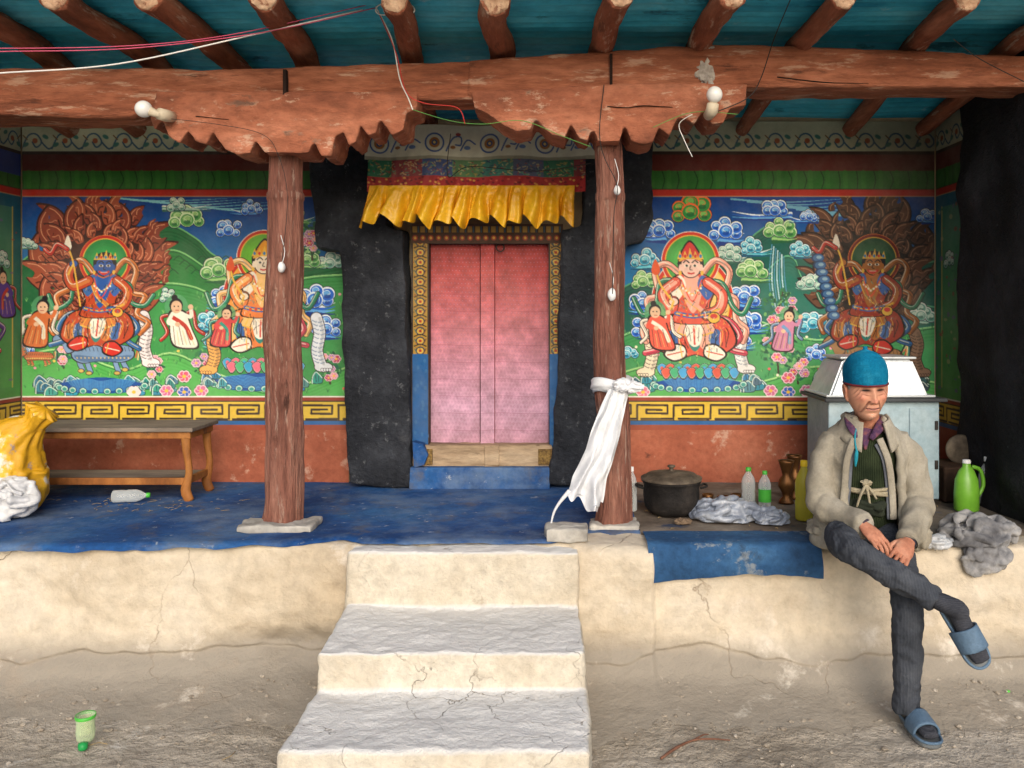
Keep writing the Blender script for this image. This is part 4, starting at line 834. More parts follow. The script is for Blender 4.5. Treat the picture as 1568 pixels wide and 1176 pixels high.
for px,d,r,h in ((1084,4.75,.03,.06),(1108,4.72,.035,.055),(1128,4.8,.03,.05)):
    revolve('brass_cup',[(.001,0),(r*.6,0),(r*.3,h*.25),(r*.5,h*.4),(r,h*.7),(r*1.05,h),(r*.9,h),(r*.7,h*.7)],(s_(px,d),d,.66),brass,None,24)
for px,d,h in ((1204,4.8,.24),(1216,4.92,.25)):
    r=.045; revolve('tall_brass_vessel',[(.001,0),(r*1.0,0),(r*.9,h*.05),(r*.45,h*.15),(r*.6,h*.25),(r*1.05,h*.4),(r*.9,h*.55),(r*.5,h*.65),(r*.6,h*.75),(r*.95,h*.95),(r,h),(r*.8,h*.98)],(s_(px,d),d,.66),brass,None,28)
bagm=pmat('grey_plastic_bag',[c(104,112,130),c(148,156,170),c(196,200,206)],9,.35,.3,40,.3,spec=.6)
crumple('crumpled_plastic_bags',(s_(1112,4.42),4.42,.685),(.19,.12,.085),bagm,None,26,5,.005,.664,.34); crumple('crumpled_plastic_bag',(s_(1180,4.35),4.35,.68),(.09,.08,.055),bagm,None,14,6,.004,.664,.34)
crumple('small_cloth_bundle',(s_(1045,4.32),4.32,.67),(.05,.03,.022),pmat('brown_rag',[c(70,55,45),c(130,110,90)],8,.9,.3,30,.3),None,8,7,.003,.662)
# cabinet
C=empty('metal_stove_cabinet'); cab=pmat('blue_grey_metal',[c(120,148,162),c(150,174,184),c(176,194,200)],3,.5,.2,30,.3,wear=[(c(90,80,70),.64,9)],spec=.5)
silver=pmat('polished_tin',[c(170,178,184),c(214,218,220)],4,.35,.2,12,.2,metal=.35,wear=[(c(120,124,128),.60,6,.6)])
x0,x1=1.53,2.15
box('body',x0,x1,4.75,5.15,.69,1.235,cab,C,.006); box('door_panel',x1-.17,x1-.02,4.742,4.752,.72,1.2,cab,C,.004)
for z in (.86,1.08): box('hinge',x1-.03,x1-.012,4.735,4.745,z,z+.05,metal,C,.002)
box('top_plate',x0-.03,x1+.03,4.71,5.2,1.238,1.258,pmat('black_plate',[c(40,42,44),c(70,74,78)],5,.5,.2,30,.3),C,.004)
for lx in (x0+.03,x1-.03):
    for ly in (4.78,5.1): box('foot',lx-.015,lx+.015,ly-.015,ly+.015,.655,.69,metal,C,.002)
hp=[(x0-.0,1.26),(x1-.06,1.26),(x1-.13,1.47),(x0+.1,1.47)]
bm=bmesh.new(); vs=[]
for (yy,ins) in ((4.74,0),(5.15,0)):
    for i,(a,z) in enumerate(hp): vs.append(bm.verts.new((a,yy+(.06 if (yy<5 and z>1.3) else 0),z)))
bm.faces.new(vs[:4]); bm.faces.new(vs[4:][::-1])
for i in range(4): bm.faces.new([vs[i],vs[4+i],vs[4+(i+1)%4],vs[(i+1)%4]])
bmesh.ops.recalc_face_normals(bm,faces=bm.faces[:]); bmesh.ops.bevel(bm,geom=bm.edges[:],offset=.012,segments=3,affect='EDGES')
me=bpy.data.meshes.new('hood'); bm.to_mesh(me); bm.free(); me.materials.append(silver); o=bpy.data.objects.new('hood',me); scene.collection.objects.link(o); o.parent=C
box('hood_rim',x0-.02,x1-.03,4.725,5.16,1.262,1.275,silver,C,.004); box('hood_cap',x0+.08,x1-.11,4.79,5.12,1.472,1.485,silver,C,.004)
# jug
J=empty('green_plastic_jug'); jm=pmat('jug_green',[c(96,158,44),c(126,186,60)],5,.35,.1,20,.1,spec=.5); x=s_(1480,4.6)
revolve('jug_body',[(.001,0),(.055,0),(.065,.01),(.066,.1),(.06,.17),(.04,.22),(.022,.24),(.02,.265)],(x,4.6,.66),jm,J,32,1,.8)
revolve('jug_cap',[(.001,.28),(.02,.278),(.022,.26)],(x,4.6,.66),whitep,J,20); tube('jug_handle',[Vector((x+.03,4.6,.9)),Vector((x+.075,4.6,.88)),Vector((x+.09,4.6,.8)),Vector((x+.06,4.6,.74))],[.011]*4,10,jm,J,n=5)
ellipsoid('metal_lid',(s_(1470,4.95),4.95,.94),(.085,.02,.085),lidm,None,5); bottle('plastic_bottle',s_(1512,4.75),4.75,.66,.045,.27,clear,whitep)
box('storage_crate',2.2,2.38,4.8,5.1,.66,.86,darkwood,None,.01)
ragm=pmat('grey_rag',[c(84,84,88),c(132,132,134),c(176,174,172)],7,.9,.4,40,.4)
RG=empty('rag_heap'); crumple('rag_body',(s_(1500,4.05),4.06,.665),(.17,.12,.10),ragm,RG,28,8,.005,None,.34); crumple('rag_drape',(s_(1512,3.97),3.97,.59),(.11,.05,.085),ragm,RG,16,9,.005,None,.5)
crumple('thin_plastic_wrap',(s_(1435,4.0),4.0,.65),(.08,.06,.035),pmat('pale_plastic_wrap',[c(150,156,164),c(200,202,204)],9,.35,.3,40,.3,spec=.6),RG,12,10,.004,None,.4)
# ground objects
G=empty('clear_plastic_bottle_bottom'); gx,gy=s_(131,3.4),3.4
revolve('bottle_body',[(.001,.012),(.026,.012),(.033,.026),(.036,.05),(.034,.08),(.036,.112),(.037,.118),(.035,.116),(.033,.05)],(gx,gy,.005),lime,G,32); revolve('green_cap',[(.001,.0),(.016,.0),(.018,.006),(.018,.024),(.001,.028)],(gx+.012,gy-.040,.005),pmat('dark_green_cap',[c(30,140,70),c(40,160,80)],5,.4,.05,20,.05),G,20); revolve('bottle_rim',[(.0375,.106),(.039,.112),(.0375,.120),(.035,.118)],(gx,gy,.005),greenp,G,28)
tw=pmat('twig_bark',[c(96,62,48),c(140,100,80)],10,.9,.4,40,.3); TW=empty('fallen_twig')
g0=lambda px,py:Vector((s_(px,CH*F/(py-VY)),CH*F/(py-VY),.012))
tube('stem',[g0(1012,1166),g0(1035,1150),g0(1062,1138),g0(1090,1136),g0(1118,1138)],[.005,.006,.004,.0035,.0025],8,tw,TW,n=4); tube('branch',[g0(1062,1138),g0(1076,1130),g0(1085,1129)],[.004,.003,.002],8,tw,TW,n=3)
crumple('green_litter',g0(1543,1066)+Vector((0,0,.005)),(.015,.012,.01),greenp,None,5,3,.002)
# ------------------------------------------------------------------ scarf
K=empty('white_silk_scarf'); silk=pmat('white_silk',[c(210,212,218),c(230,232,234)],6,.5,.2,50,.15,spec=.4)
def edge(tab,t):
    i=t*(len(tab)-1); k=min(int(i),len(tab)-2); f=i-k; return (tab[k][0]*(1-f)+tab[k+1][0]*f,tab[k][1]*(1-f)+tab[k+1][1]*f)
LE=[(932,596),(912,640),(896,690),(878,728),(868,752)]; RE=[(958,600),(950,640),(938,690),(925,735),(914,786)]
def scf(off,ph):
    def f(u,v):
        a=edge(LE,v); b2=edge(RE,v); x=a[0]+(b2[0]-a[0])*u+off+2*noise.noise(Vector((u*3,v*6,ph))); y=a[1]+(b2[1]-a[1])*u
        d=4.16-.05*v+.026*math.sin(u*10+ph+v*3+2*noise.noise(Vector((u*2,v*3,ph))))*(.35+v)+.02*noise.noise(Vector((u*5,v*6,ph))); 
        if v>.95: y+=6*math.sin(u*12)
        w=W(x,y,4.15); return (w.x,d,w.z)
    return f
gridmesh('drape',80,90,scf(0,0),silk,K); gridmesh('under_layer',60,70,lambda u,v:(Vector(scf(6,2)(u,v*.93))+Vector((0,.035,0))),silk,K)
pc=W(938,590,F/300)
tube('wrap',[pc+Vector((.1*math.cos(a),.1*math.sin(a)*1.0,.012*math.sin(a*2))) for a in np.linspace(0,6.28,33)],[(.030,.012)]*33,16,silk,K,ref=(0,0,1),rfun=lambda t,a:1+.3*math.sin(a*5+t*9))
crumple('knot',W(953,592,4.16),(.045,.035,.035),silk,K,10,11,.003,None,.5); crumple('bow',W(973,594,4.16),(.045,.02,.03),silk,K,9,12,.003,None,.6)
tube('cord_wisp',[W(872,752,4.1),W(858,768,4.1),W(848,785,4.1),W(843,806,4.1)],[.012,.008,.006,.004],8,silk,K,n=4)
# ------------------------------------------------------------------ bulbs & wires
bul=pmat('milky_bulb_glass',[c(226,224,218),c(236,234,230)],5,.2,.02,30,.03,spec=.6); bak=pmat('bulb_socket',[c(190,176,150),c(214,200,176)],8,.5,.2,30,.2)
e=empty('light_bulb'); w=W(220,167,4.06); r=.04; ellipsoid('glass',w,(r,r,r),bul,e,4)
tube('neck',[w+Vector((.03,0,-.01)),w+Vector((.06,.01,-.022)),w+Vector((.075,.015,-.026))],[.022,.017,.017],16,bak,e); tube('socket',[w+Vector((.07,.01,-.02)),w+Vector((.085,.05,-.02)),w+Vector((.085,.12,-.01))],[.028,.03,.026],18,bak,e)
e=empty('light_bulb'); w=W(1094,145,4.06); ellipsoid('glass',w,(.038,.038,.04),bul,e,4); tube('socket',[w+Vector((-.005,.01,-.04)),w+Vector((-.008,.02,-.07)),w+Vector((-.01,.1,-.075))],[.028,.03,.026],18,bak,e)
for px,py,rx in ((430,409,.014),(937,451,.016),(945,291,.013)):
    e=empty('electric_switch'); w=W(px,py,4.2); o=heap('body',w+Vector((0,.012,0)),(rx*1.3,.022,rx*1.9),whitep,e,.12,1.5,4); tube('lead',[w+Vector((0,.02,.02)),w+Vector((.01,.03,.08)),w+Vector((-.01,.03,.16))],[.0018]*3,6,whitep,e,n=3)
ww=pmat('white_cable',[c(215,212,205),c(225,222,216)],8,.5,.05,30,.05); wp=pmat('pink_cable',[c(190,70,100),c(210,90,120)],8,.5,.05,30,.05); wd=pmat('dark_cable',[c(30,28,28),c(50,46,44)],8,.6,.05,30,.05); wr=pmat('red_cable',[c(180,40,36),c(196,56,50)],8,.5,.05,30,.05); wg=pmat('green_cable',[c(70,130,60),c(96,150,70)],8,.5,.05,30,.05)
def wire(pts,r,m,nm='electric_cable'): tube(nm,[W(*p) for p in pts],[r*.75]*len(pts),6,m,None,n=8)
wire([(-60,118,3.5),(0,112,3.55),(180,98,3.65),(380,55,3.8),(555,15,3.95)],.0045,ww); wire([(-60,82,3.5),(0,79,3.55),(200,74,3.7),(400,50,3.8),(575,12,3.95)],.003,wp); wire([(-60,70,3.5),(0,74,3.6),(200,70,3.75),(360,52,3.8),(560,8,3.95)],.003,wp)
wire([(575,10,3.95),(600,60,4.0),(612,120,4.08),(625,150,4.1),(632,168,4.1)],.004,ww); wire([(580,20,3.95),(606,80,4.02),(622,140,4.08),(650,158,4.1),(700,165,4.12),(712,190,4.12)],.003,wr)
wire([(632,168,4.1),(690,185,4.12),(740,190,4.12),(800,185,4.12),(860,208,4.12),(905,225,4.15)],.0025,wg); wire([(690,205,4.5),(686,270,4.9),(720,255,4.9),(820,262,4.8),(905,250,4.4)],.003,wd)
wire([(1210,0,3.7),(1185,60,4.0),(1165,120,4.12),(1145,150,4.12),(1095,172,4.1)],.0035,wd); wire([(1060,175,4.1),(1040,190,4.15),(1048,215,4.15),(1060,240,4.15)],.003,ww); wire([(925,130,4.15),(918,200,4.15),(925,240,4.17),(945,285,4.17),(940,330,4.18),(938,450,4.19)],.003,wd)
wire([(1460,60,3.9),(1500,90,4.0),(1568,125,4.1)],.003,wd); wire([(242,180,4.1),(330,190,4.14),(400,205,4.14),(425,235,4.16),(440,300,4.18),(432,400,4.18)],.0022,wd); wire([(1000,195,4.13),(1060,172,4.12),(1130,175,4.12)],.0025,wg)
tube('cable_coil',[W(583+14*math.cos(a)+2*a,14+9*math.sin(a),3.9-.003*a) for a in np.linspace(0,20,80)],[.003]*80,6,ww)
gs=pmat('cement_smear',[c(160,150,142),c(206,198,188)],10,.95,.6,40,.4)
o=heap('cement_patch',W(1082,98,4.19)+Vector((0,.008,0)),(.045,.012,.095),gs,T,.6,3.4,5); disp(o,.006,30,3)
# ------------------------------------------------------------------ man
M=empty('seated_old_man')
jack=pmat('khaki_jacket',[c(132,125,111),c(156,149,134),c(172,165,151)],5,.9,.35,90,.25,spec=.15,wear=[(c(120,110,96),.62,6,.5,.15)])
trou=pmat('dark_grey_trousers',[c(50,54,60),c(68,72,80),c(84,88,95)],6,.9,.4,90,.25,wave=('X',28,1.5,.3,.12),spec=.15)
swe=pmat('green_knit',[c(36,46,32),c(56,66,46),c(70,80,56)],8,.95,.5,120,.3,wave=('X',38,.3,2.0,.55),spec=.1)
skinm=vcmat('weathered_skin',.5,.15,.1,1.12); 
skin2=pmat('hand_skin',[c(156,100,78),c(186,126,100),c(202,148,122)],14,.55,.3,80,.25)
q=[]
q.append(ellipsoid('a',W(1322,812,4.0),(.175,.125,.085),None,None,4))
q.append(tube('b',[W(1297,814,4.0),W(1292,822,3.78),W(1296,838,3.58),W(1318,852,3.49),W(1372,882,3.44),W(1432,919,3.37)],[.086,.08,.066,.06,.055,.046],24,n=5))
q.append(tube('c',[W(1348,818,4.0),W(1366,846,3.8),W(1384,882,3.62),W(1390,930,3.56),W(1389,1000,3.55),W(1388,1088,3.55)],[.086,.08,.068,.062,.057,.054],24,n=5))
o=joinm('trousers',q,trou,M); organic(o,.007,.0,3,3); disp(o,.012,6,3,(1,1,.8)); disp(o,.005,16,2,ridge=True)
tube('green_jumper',[W(1322,800,3.99),W(1322,760,3.98),W(1323,715,3.97),W(1325,675,3.96),W(1326,655,3.95)],[(.15,.118),(.15,.123),(.155,.123),(.15,.108),(.075,.07)],40,swe,M,n=6,ref=(1,0,0))
rings=[(.655,.235,.15,.62),(.72,.22,.15,.58),(.80,.205,.145,.60),(.90,.193,.142,.62),(1.0,.188,.14,.62),(1.08,.185,.135,.6),(1.14,.172,.12,.56),(1.18,.14,.105,.54),(1.205,.105,.088,.58),(1.23,.082,.08,.64),(1.255,.09,.088,.7)]
rr_=catmull(rings,4); SEG=60; V=[];Fs=[]
cxm=(1323-850)/F*3.97
for i,(z,a,b2,og) in enumerate(rr_):
    for k in range(SEG+1):
        th=-math.pi/2+og+(2*math.pi-2*og)*k/SEG; flare=.012 if k in (0,1,SEG,SEG-1) else 0
        V.append((cxm+math.cos(th)*(a+flare),3.97+math.sin(th)*(b2+flare)-.02*max(0,(z-1.1))*2,z))
for i in range(len(rr_)-1):
    for k in range(SEG): Fs.append((i*(SEG+1)+k,i*(SEG+1)+k+1,(i+1)*(SEG+1)+k+1,(i+1)*(SEG+1)+k))
sh=mk('sh',V,Fs); evalmesh(sh,[('SOLIDIFY',dict(thickness=.02,offset=0))])
sl=[sh]
S1=[W(1280,673,3.97),W(1264,700,3.96),W(1256,735,3.93),W(1259,768,3.89),W(1285,787,3.79),W(1322,804,3.66)]
S2=[W(1371,673,3.97),W(1389,700,3.95),W(1401,735,3.91),W(1407,770,3.86),W(1402,797,3.75),W(1391,828,3.63)]
def sleeve_r(t,a): return 1+.055*math.sin(t*40+2.2*math.cos(a)+1.5*math.sin(t*9))*(.35+.65*math.exp(-((t-.58)/.2)**2)+.4*(t>.85))+.06*noise.noise(Vector((t*7,math.cos(a)*2,math.sin(a)*2)))
for S_ in (S1,S2): sl.append(tube('sl',S_,[.064,.068,.062,.062,.054,.046],32,n=9,rfun=sleeve_r))
o=joinm('jacket',sl,jack,M); organic(o,.006,.0,3,2,fac=.4); disp(o,.013,4.5,2,(1.3,1.3,.7)); 
me_=o.data; nn=[v.normal.copy() for v in me_.vertices]
for v,n_ in zip(me_.vertices,nn):
    p=v.co; f=noise.noise(Vector(((p.x-p.z*.6*(1 if p.x>cxm else -1))*14,p.y*6,p.z*5))); v.co+=n_*(.0085*(1-2.4*abs(f)))
me_.update()
for nm,px,py,d,r in (('tail_left',1256,812,3.98,(.06,.09,.045)),('tail_right',1408,822,3.98,(.045,.07,.085))): crumple(nm,W(px,py,d),r,jack,M,7,4,.006,None,.5,.05)
for sg in (-1,1):
    def cfn(u,v,sg=sg):
        th=-math.pi/2+sg*(.5+u*1.3); rr=.088+.045*v; z=1.262-.075*v-.06*(1-u)*v*.9-.028*(1-u)
        return (cxm+math.cos(th)*rr*(1.05),3.945+math.sin(th)*rr-.015,z)
    o=gridmesh('collar_flap',16,8,cfn,jack,M); evalmesh(o,[('SOLIDIFY',dict(thickness=.012,offset=0))])
lining=pmat('grey_lining',[c(84,88,96),c(112,116,124)],8,.9,.2,60,.2)
for sg,x0_,x1_ in ((-1,1293,1288),(1,1366,1368)):
    tube('front_edge',[W(1308 if sg<0 else 1347,672,3.835),W(x0_+4 if sg<0 else 1360,705,3.83),W(x0_,750,3.84),W(x1_,795,3.84)],[(.016,.006)]*4,10,jack,M,n=5,ref=(1,0,0))
    tube('lining_edge',[W((1308 if sg<0 else 1347)-sg*5,680,3.845),W((x0_+4 if sg<0 else 1360)-sg*6,705,3.842),W(x0_-sg*6,750,3.85),W(x1_-sg*6,795,3.85)],[(.012,.004)]*4,8,lining,M,n=5,ref=(1,0,0))
shirt=pmat('plaid_purple_shirt',[c(48,34,62),c(84,54,84),c(130,80,80)],34,.9,.2,60,.3)
for sg in (-1,1):
    tube('shirt_collar',[W(1325+sg*26,640,3.93),W(1325+sg*21,655,3.865),W(1325+sg*9,672,3.84)],[(.019,.009),(.021,.009),(.011,.006)],12,shirt,M,n=4,ref=(1,0,0))
tube('shirt_v',[W(1325,656,3.882),W(1325,688,3.85)],[(.034,.008),(.006,.006)],12,shirt,M,n=3,ref=(1,0,0))
sash=pmat('cream_sash',[c(140,130,108),c(176,166,140)],14,.9,.4,80,.3)
for k in range(3):
    zz=.925+k*.012-.012; tube('sash_wrap',[Vector((cxm+.160*math.cos(a),3.975+.132*math.sin(a),zz+.01*math.sin(a*2+k))) for a in np.linspace(0,6.283,33)],[.0085]*33,8,sash,M,rfun=lambda t,a:1+.25*math.sin(a*3+t*60))
crumple('sash_knot',W(1326,740,3.83),(.026,.014,.02),sash,M,8,13,.003,None,.5)
for dx,dy in ((-14,34),(6,30),(16,22)): tube('sash_end',[W(1326,742,3.825),W(1326+dx*.6,742+dy*.5,3.82),W(1326+dx,742+dy,3.825)],[.007,.006,.005],8,sash,M,n=3)
crumple('waist_fold',W(1328,778,3.87),(.11,.05,.045),pmat('dark_green_cloth',[c(30,36,28),c(52,58,44)],8,.95,.4,80,.3),M,10,14,.005,None,.4)
tq=pmat('turquoise_cord',[c(20,120,140),c(40,160,180)],10,.7,.3,80,.2); tube('neck_cord',[W(1312,650,3.87),W(1309,672,3.83),W(1312,692,3.82)],[.004]*3,8,tq,M,n=4); tube('cord_tassel',[W(1312,690,3.82),W(1311,700,3.815),W(1310,714,3.82)],[.006,.009,.004],8,tq,M,n=3)
# head
def gs_(v,s): return np.exp(-(v/s)**2)
bm=bmesh.new(); bmesh.ops.create_icosphere(bm,subdivisions=7,radius=1); me=bpy.data.meshes.new('head'); bm.to_mesh(me); bm.free()
n=len(me.vertices); co=np.zeros(n*3); me.vertices.foreach_get('co',co); co=co.reshape(-1,3); nx,ny,nz=co.T
z=.122*nz; t=np.clip(-nz,0,1); x=.074*nx*(1-.26*t**1.6); x*=1+.05*gs_(nz+.15,.3); y=.092*ny*(1-.12*t); y=np.where((ny<0)&(nz<0),y-.006*t,y); y=np.where((ny>0)&(nz<0),y*(1-.35*t),y)
y=np.where(ny<0,-np.abs(.088*np.sign(ny)*np.abs(ny)**.8*(1-.12*t))-.006*t*(ny<-.2),y)
f=np.clip((-ny-.05)/.35,0,1); ax=np.abs(x)
b_=0*x
b_+= .021*gs_(x,.0105)*np.clip((.030-z)/.055,0,1)*(z>-.042)*np.clip((z+.042)/.008,0,1)
b_+= .007*gs_(x,.013)*gs_(z+.031,.010)+.008*gs_(ax-.013,.006)*gs_(z+.032,.008)
b_+= .007*gs_(z-.032,.008)*gs_(ax-.026,.024)
b_-= .012*gs_(ax-.029,.013)*gs_(z-.014,.011); b_+= .0065*gs_(ax-.029,.011)*gs_(z-.014,.007); b_+= .0028*gs_(ax-.029,.012)*gs_(z-.000,.004)
b_+= .009*gs_(ax-.045,.015)*gs_(z+.016,.014); b_-= .007*gs_(ax-.046,.013)*gs_(z+.058,.018)
dl=np.abs((ax-.019)-(-.030-z)*.42)*.92; b_-= .0040*gs_(dl,.0028)*np.clip((-.026-z)/.01,0,1)*np.clip((z+.08)/.012,0,1)
b_+= .006*gs_(x,.026)*gs_(z+.062,.013); b_-= .0045*gs_(z+.0625,.0022)*(ax<.026)
b_+= .010*gs_(x,.019)*gs_(z+.100,.014)-.004*gs_(x,.022)*gs_(z+.081,.006)
b_+= .0014*np.sin(z*620+3*np.cos(x*60))*gs_(z-.055,.02)
b_+= .0012*np.sin((ax*500+z*350))*gs_(ax-.054,.012)*gs_(z-.004,.02)
y=y-b_*f
co2=np.stack([x,y,z],-1)
col=np.tile(np.array([206,150,122.]),(n,1))
def blend(mask,cc,k=1.0):
    m=(np.clip(mask*k,0,1)*f)[:,None]; global col; col=col*(1-m)+np.array(cc)*m
blend(gs_(ax-.045,.018)*gs_(z+.018,.02),(216,136,114),.6); blend(gs_(x,.014)*gs_(z+.03,.015),(216,140,118),.7)
blend(gs_(ax-.029,.02)*gs_(z-.012,.014),(136,90,72),.7); blend(gs_(dl,.0035)*(z<-.026)*(z>-.08),(120,76,60),.85)
blend(gs_(z+.062,.006)*(ax<.024),(176,98,88),.8); blend(gs_(z+.0625-.12*ax,.0024)*(ax<.027),(64,30,28),1)
blend(gs_(ax-.029,.0130)*gs_(z-.0135,.0034)*1.8,(26,17,15),1)
blend(gs_(z-.031-.1*(ax-.03),.0038)*(ax>.012)*(ax<.046),(120,108,98),.75)
blend((z<-.045)*gs_(ax-.0,.05)*(np.sin(x*4000)*np.sin(z*3700)>.5),(205,198,190),.45)
blend(np.clip(np.sin(z*620+3*np.cos(x*60))-.3,0,1)*gs_(z-.055,.02),(124,82,64),1)
blend(np.clip(np.sin(ax*500+z*350)-.2,0,1)*gs_(ax-.056,.012)*gs_(z-.004,.02),(124,82,64),1)
blend(gs_(z+.010-.2*ax,.0018)*gs_(ax-.03,.012),(120,76,58),.9)
blend(gs_(ax-.046,.004)*gs_(z+.062,.016),(150,100,80),.6)
blend(gs_(ax-.008,.003)*gs_(z+.039,.0025),(60,30,26),.9)
SC=1.13
hc=W(1326,598,3.885); HM=Matrix.Rotation(math.radians(4),3,'X')@Matrix.Rotation(math.radians(-2),3,'Y')@Matrix.Scale(SC,3)
me.vertices.foreach_set('co',np.array([ (HM@Vector(p))+hc for p in co2]).ravel()); me.update()
ca=me.color_attributes.new('Col','FLOAT_COLOR','POINT'); cc=np.ones((n,4)); cc[:,:3]=lin(np.clip(col,0,255)/255.0); ca.data.foreach_set('color',cc.ravel().astype(np.float32))
me.materials.append(skinm); me.polygons.foreach_set('use_smooth',[True]*len(me.polygons)); ho=bpy.data.objects.new('head',me); scene.collection.objects.link(ho); ho.parent=M
for sg in (-1,1):
    e1=ellipsoid('e',hc+HM@Vector((sg*.077,.008,-.004)),(.010,.022,.038),None,None,4,Matrix.Rotation(sg*.35,3,'Z')); e2=ellipsoid('e',hc+HM@Vector((sg*.074,.002,-.03)),(.009,.012,.015),None,None,3)
    rim=tube('e',[hc+HM@Vector((sg*(.083+.004*math.sin(a)),.010+.017*math.cos(a),.0+.028*math.sin(a)-.002)) for a in np.linspace(-1.2,3.6,16)],[.0046]*16,8)
    o=joinm('ear',[e1,e2,rim],skin2,M); organic(o,.0025,0,1,2)
tube('neck',[W(1326,668,3.97),W(1327,645,3.95),W(1327,622,3.93)],[(.064,.06),(.056,.056),(.054,.058)],24,skin2,M,n=4)
hairm=pmat('grey_hair',[c(120,112,104),c(170,164,156)],40,.9,.6,200,.4)
for sg in (-1,1): o=ellipsoid('sideburn',hc+HM@Vector((sg*.0715,-.012,.022)),(.006,.018,.024),hairm,M,4); disp(o,.002,120,2)
hatm=pmat('turquoise_knit',[c(8,122,170),c(26,148,194),c(58,174,212)],8,.95,.7,140,.3,wave=('Z',60,1.5,1.2,.22),spec=.1)
prof_=[(.086,.030),(.091,.040),(.092,.06),(.090,.085),(.085,.108),(.073,.130),(.056,.146),(.036,.157),(.018,.164),(.010,.169),(.009,.177),(.001,.18)]
prof_=[(a,b) for a,b in catmull(prof_,4)]
o=revolve('knit_hat',prof_,(0,0,0),hatm,M,96,.93,1.12,rfun=lambda t,a:1+.012*math.sin(a*36)+.05*noise.noise(Vector((math.cos(a)*2,math.sin(a)*2,t*5))))
for v in o.data.vertices: v.co=hc+HM@(v.co+Vector((0,.004,.0)))
rm=pmat('maroon_knit_rim',[c(90,30,38),c(120,40,48)],10,.95,.5,120,.3)
tube('hat_rim',[hc+HM@Vector((.083*math.cos(a),.1*math.sin(a)+.004,.032)) for a in np.linspace(0,6.283,49)],[(.005,.005)]*49,8,rm,M)
# hands
def hand(nm,wr,dirv,nrm,side,curl,sc=1.0):
    yv=Vector(dirv).normalized(); zv=(Vector(nrm)-yv*Vector(nrm).dot(yv)).normalized(); xv=yv.cross(zv)
    def L_(a,b,c_): return wr+(xv*a*side+yv*b+zv*c_)*sc
    q=[tube('p',[L_(0,-.03,0),L_(0,.0,0),L_(0,.03,.002),L_(0,.065,.004),L_(0,.09,.0)],[(.026*sc,.021*sc),(.028*sc,.019*sc),(.038*sc,.017*sc),(.042*sc,.016*sc),(.038*sc,.012*sc)],20,n=4,ref=tuple(xv))]
    for fx,ln,sp_ in ((-.031,.070,-.10),(-.0105,.079,-.03),(.0105,.074,.04),(.030,.058,.12)):
        p=[(fx,.075,.003)]; ang=-curl*.25; seg=[ln*.45,ln*.32,ln*.25]; y0,z0,x0_=.088,.003,fx; p.append((x0_,y0,z0))
        for s__ in seg:
            y0+=s__*math.cos(ang); z0+=s__*math.sin(ang); x0_+=sp_*s__; p.append((x0_,y0,z0)); ang-=curl*.55
        q.append(tube('f',[L_(*v) for v in p],[.0095*sc,.0092*sc,.0088*sc,.0082*sc,.0068*sc],12,n=3))
    q.append(tube('t',[L_(-.022,.012,-.004),L_(-.042,.038,-.010),L_(-.05,.065,-.016),L_(-.045,.088,-.022)],[.014*sc,.012*sc,.0105*sc,.008*sc],12,n=3))
    o=joinm(nm,q,skin2,M); organic(o,.0026,.0012,60,2); return o
hand('right_hand',W(1322,804,3.64),W(1352,836,3.555)-W(1322,804,3.64),(.25,-.75,.6),1,.75,.98)
hand('left_hand',W(1391,830,3.61),W(1374,862,3.52)-W(1391,830,3.61),(0,-.85,.5),-1,.8,.98)
inn=pmat('inner_sleeve',[c(40,44,60),c(70,60,70)],8,.9,.2,60,.3)
for nm,wv,dv in (('cuff_right',W(1320,803,3.66),W(1345,822,3.6)-W(1320,803,3.66)),('cuff_left',W(1391,827,3.635),W(1382,848,3.58)-W(1391,827,3.635))):
    dv=dv.normalized(); tube(nm,[wv-dv*.02,wv,wv+dv*.012],[.044,.046,.043],24,jack,M,cap=False)
    tube(nm+'_inner',[wv-dv*.02,wv+dv*.016],[.038,.036],20,inn,M,cap='flat')
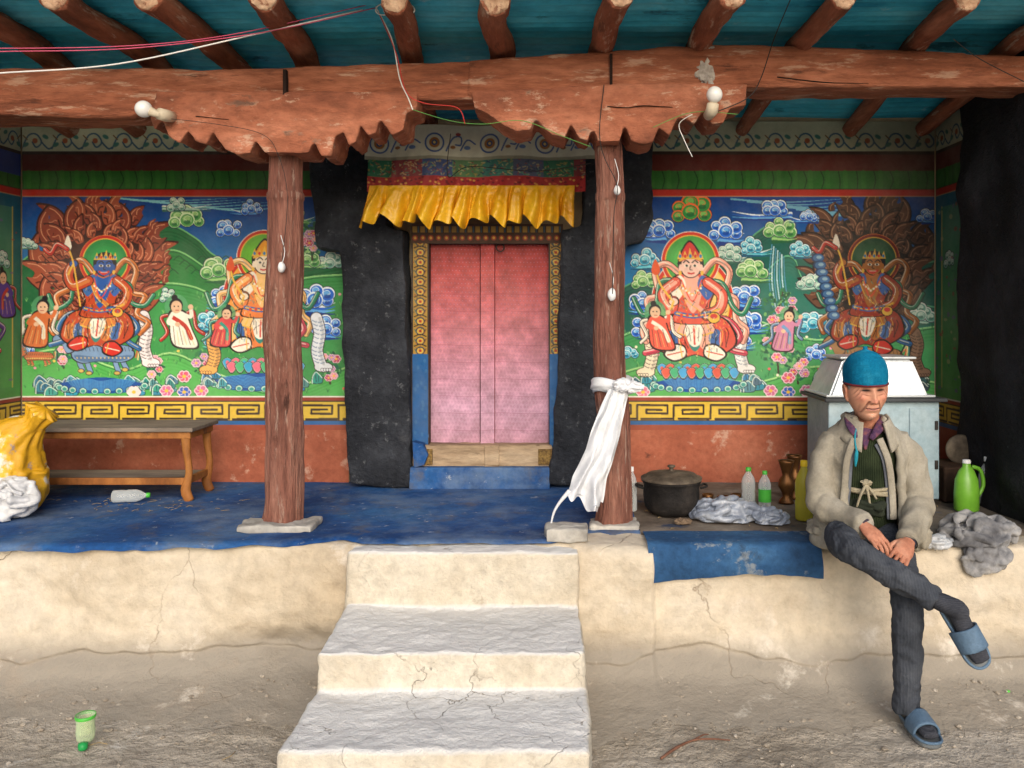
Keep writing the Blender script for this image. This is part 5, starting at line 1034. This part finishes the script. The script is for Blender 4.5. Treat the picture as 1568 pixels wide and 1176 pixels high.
# feet
sockm=pmat('dark_sock',[c(50,52,60),c(76,78,86)],12,.95,.4,120,.3,wave=('Z',50,.5,.8,.2)); shoe=pmat('blue_grey_slipper',[c(78,102,126),c(104,130,154)],8,.65,.4,60,.3,wear=[(c(130,128,122),.6,14,.6)]); solem=pmat('slipper_sole',[c(90,96,100),c(130,134,136)],8,.8,.3,60,.2)
def foot(tag,ankle,heel,toed,up):
    yv=Vector(toed).normalized(); zv=(Vector(up)-yv*Vector(up).dot(yv)).normalized(); xv=yv.cross(zv)
    def L_(a,b,c_): return heel+xv*a+yv*b+zv*c_
    q=[tube('a',[L_(0,.02,.035),L_(0,.07,.045),L_(0,.13,.038),L_(.003,.19,.030),L_(.004,.240,.026)],[(.03,.03),(.034,.036),(.036,.028),(.039,.020),(.032,.014)],22,n=4,ref=tuple(xv)),tube('b',[ankle,L_(0,.045,.075),L_(0,.05,.04)],[.036,.036,.034],18,n=4)]
    o=joinm('foot_sock_'+tag,q,sockm,M); organic(o,.005,.002,20,2)
    out=[(0,-.012),(.03,0),(.036,.05),(.036,.11),(.048,.17),(.05,.215),(.035,.25),(.005,.262),(-.03,.25),(-.046,.21),(-.044,.16),(-.034,.1),(-.036,.05),(-.03,0)]
    P=[tuple(p) for p in catmull(out,4,True)]; m=len(P); V=[];Fs=[]
    for lv,(c_,k) in enumerate(((-.016,.96),(-.012,1.0),(.004,1.0),(.010,.97),(.006,.90))):
        for (a,b2) in P: V.append(L_(a*k,.12+(b2-.12)*k,c_))
    for l in range(4):
        for i in range(m): Fs.append((l*m+i,l*m+(i+1)%m,(l+1)*m+(i+1)%m,(l+1)*m+i))
    Fs.append(tuple(range(m))[::-1]); Fs.append(tuple(4*m+i for i in range(m))); mk('slipper_sole_'+tag,V,Fs,solem,M)
    def sf(u,v):
        th=math.pi*(u); yy=.105+.085*v+.014*math.sin(th); wd=.050+.002*v; ht=.080-.022*v; return L_(math.cos(th)*wd,yy,.0+math.sin(th)**.75*ht)
    o=gridmesh('slipper_strap_'+tag,28,12,sf,shoe,M); evalmesh(o,[('SOLIDIFY',dict(thickness=.009,offset=0))])
    tube('slipper_rim_'+tag,[L_(a*1.01,.12+(b2-.12)*1.0,.008) for a,b2 in P]+[L_(P[0][0],P[0][1],.008)],[.006]*(m+1),8,shoe,M)
hl=Vector((s_(1390,3.6),3.62,.02)); foot('left',W(1388,1082,3.56),hl,(.03,-1,0),(0,0,1))
foot('right',W(1434,919,3.37),W(1446,922,3.40),(.10,-.11,-.21),(.1,-1,.3))
# ------------------------------------------------------------------ world, sun, camera
wd_=bpy.data.worlds.new('World'); scene.world=wd_; wd_.use_nodes=True; nt=wd_.node_tree; bg=nt.nodes['Background']
sky=nt.nodes.new('ShaderNodeTexSky'); sky.sky_type='NISHITA'; sky.sun_disc=False; EL=math.radians(25); sky.sun_elevation=EL; sky.sun_rotation=math.radians(172); sky.dust_density=3.0; sky.air_density=1.0
nt.links.new(sky.outputs[0],bg.inputs[0]); bg.inputs[1].default_value=.15
sl_=bpy.data.lights.new('sun','SUN'); sl_.energy=2.05; sl_.angle=math.radians(45); sl_.color=(1,.97,.93); so=bpy.data.objects.new('sun',sl_); scene.collection.objects.link(so); so.rotation_euler=(math.radians(90)-EL,0,math.radians(8))
cam=bpy.data.cameras.new('camera'); co_=bpy.data.objects.new('camera',cam); scene.collection.objects.link(co_); co_.location=(0,0,CH); co_.rotation_euler=(math.radians(90),0,0)
cam.sensor_width=36; cam.sensor_fit='HORIZONTAL'; cam.lens=36*F/1568.0; cam.shift_x=(784-VX)/1568.0; cam.shift_y=-(588-VY)/1568.0; cam.clip_end=500; cam.clip_start=.05
scene.camera=co_
scene.view_settings.view_transform='Standard'; scene.view_settings.look='None'; scene.view_settings.exposure=0
print('verts',sum(len(o.data.vertices) for o in scene.objects if o.type=='MESH'))
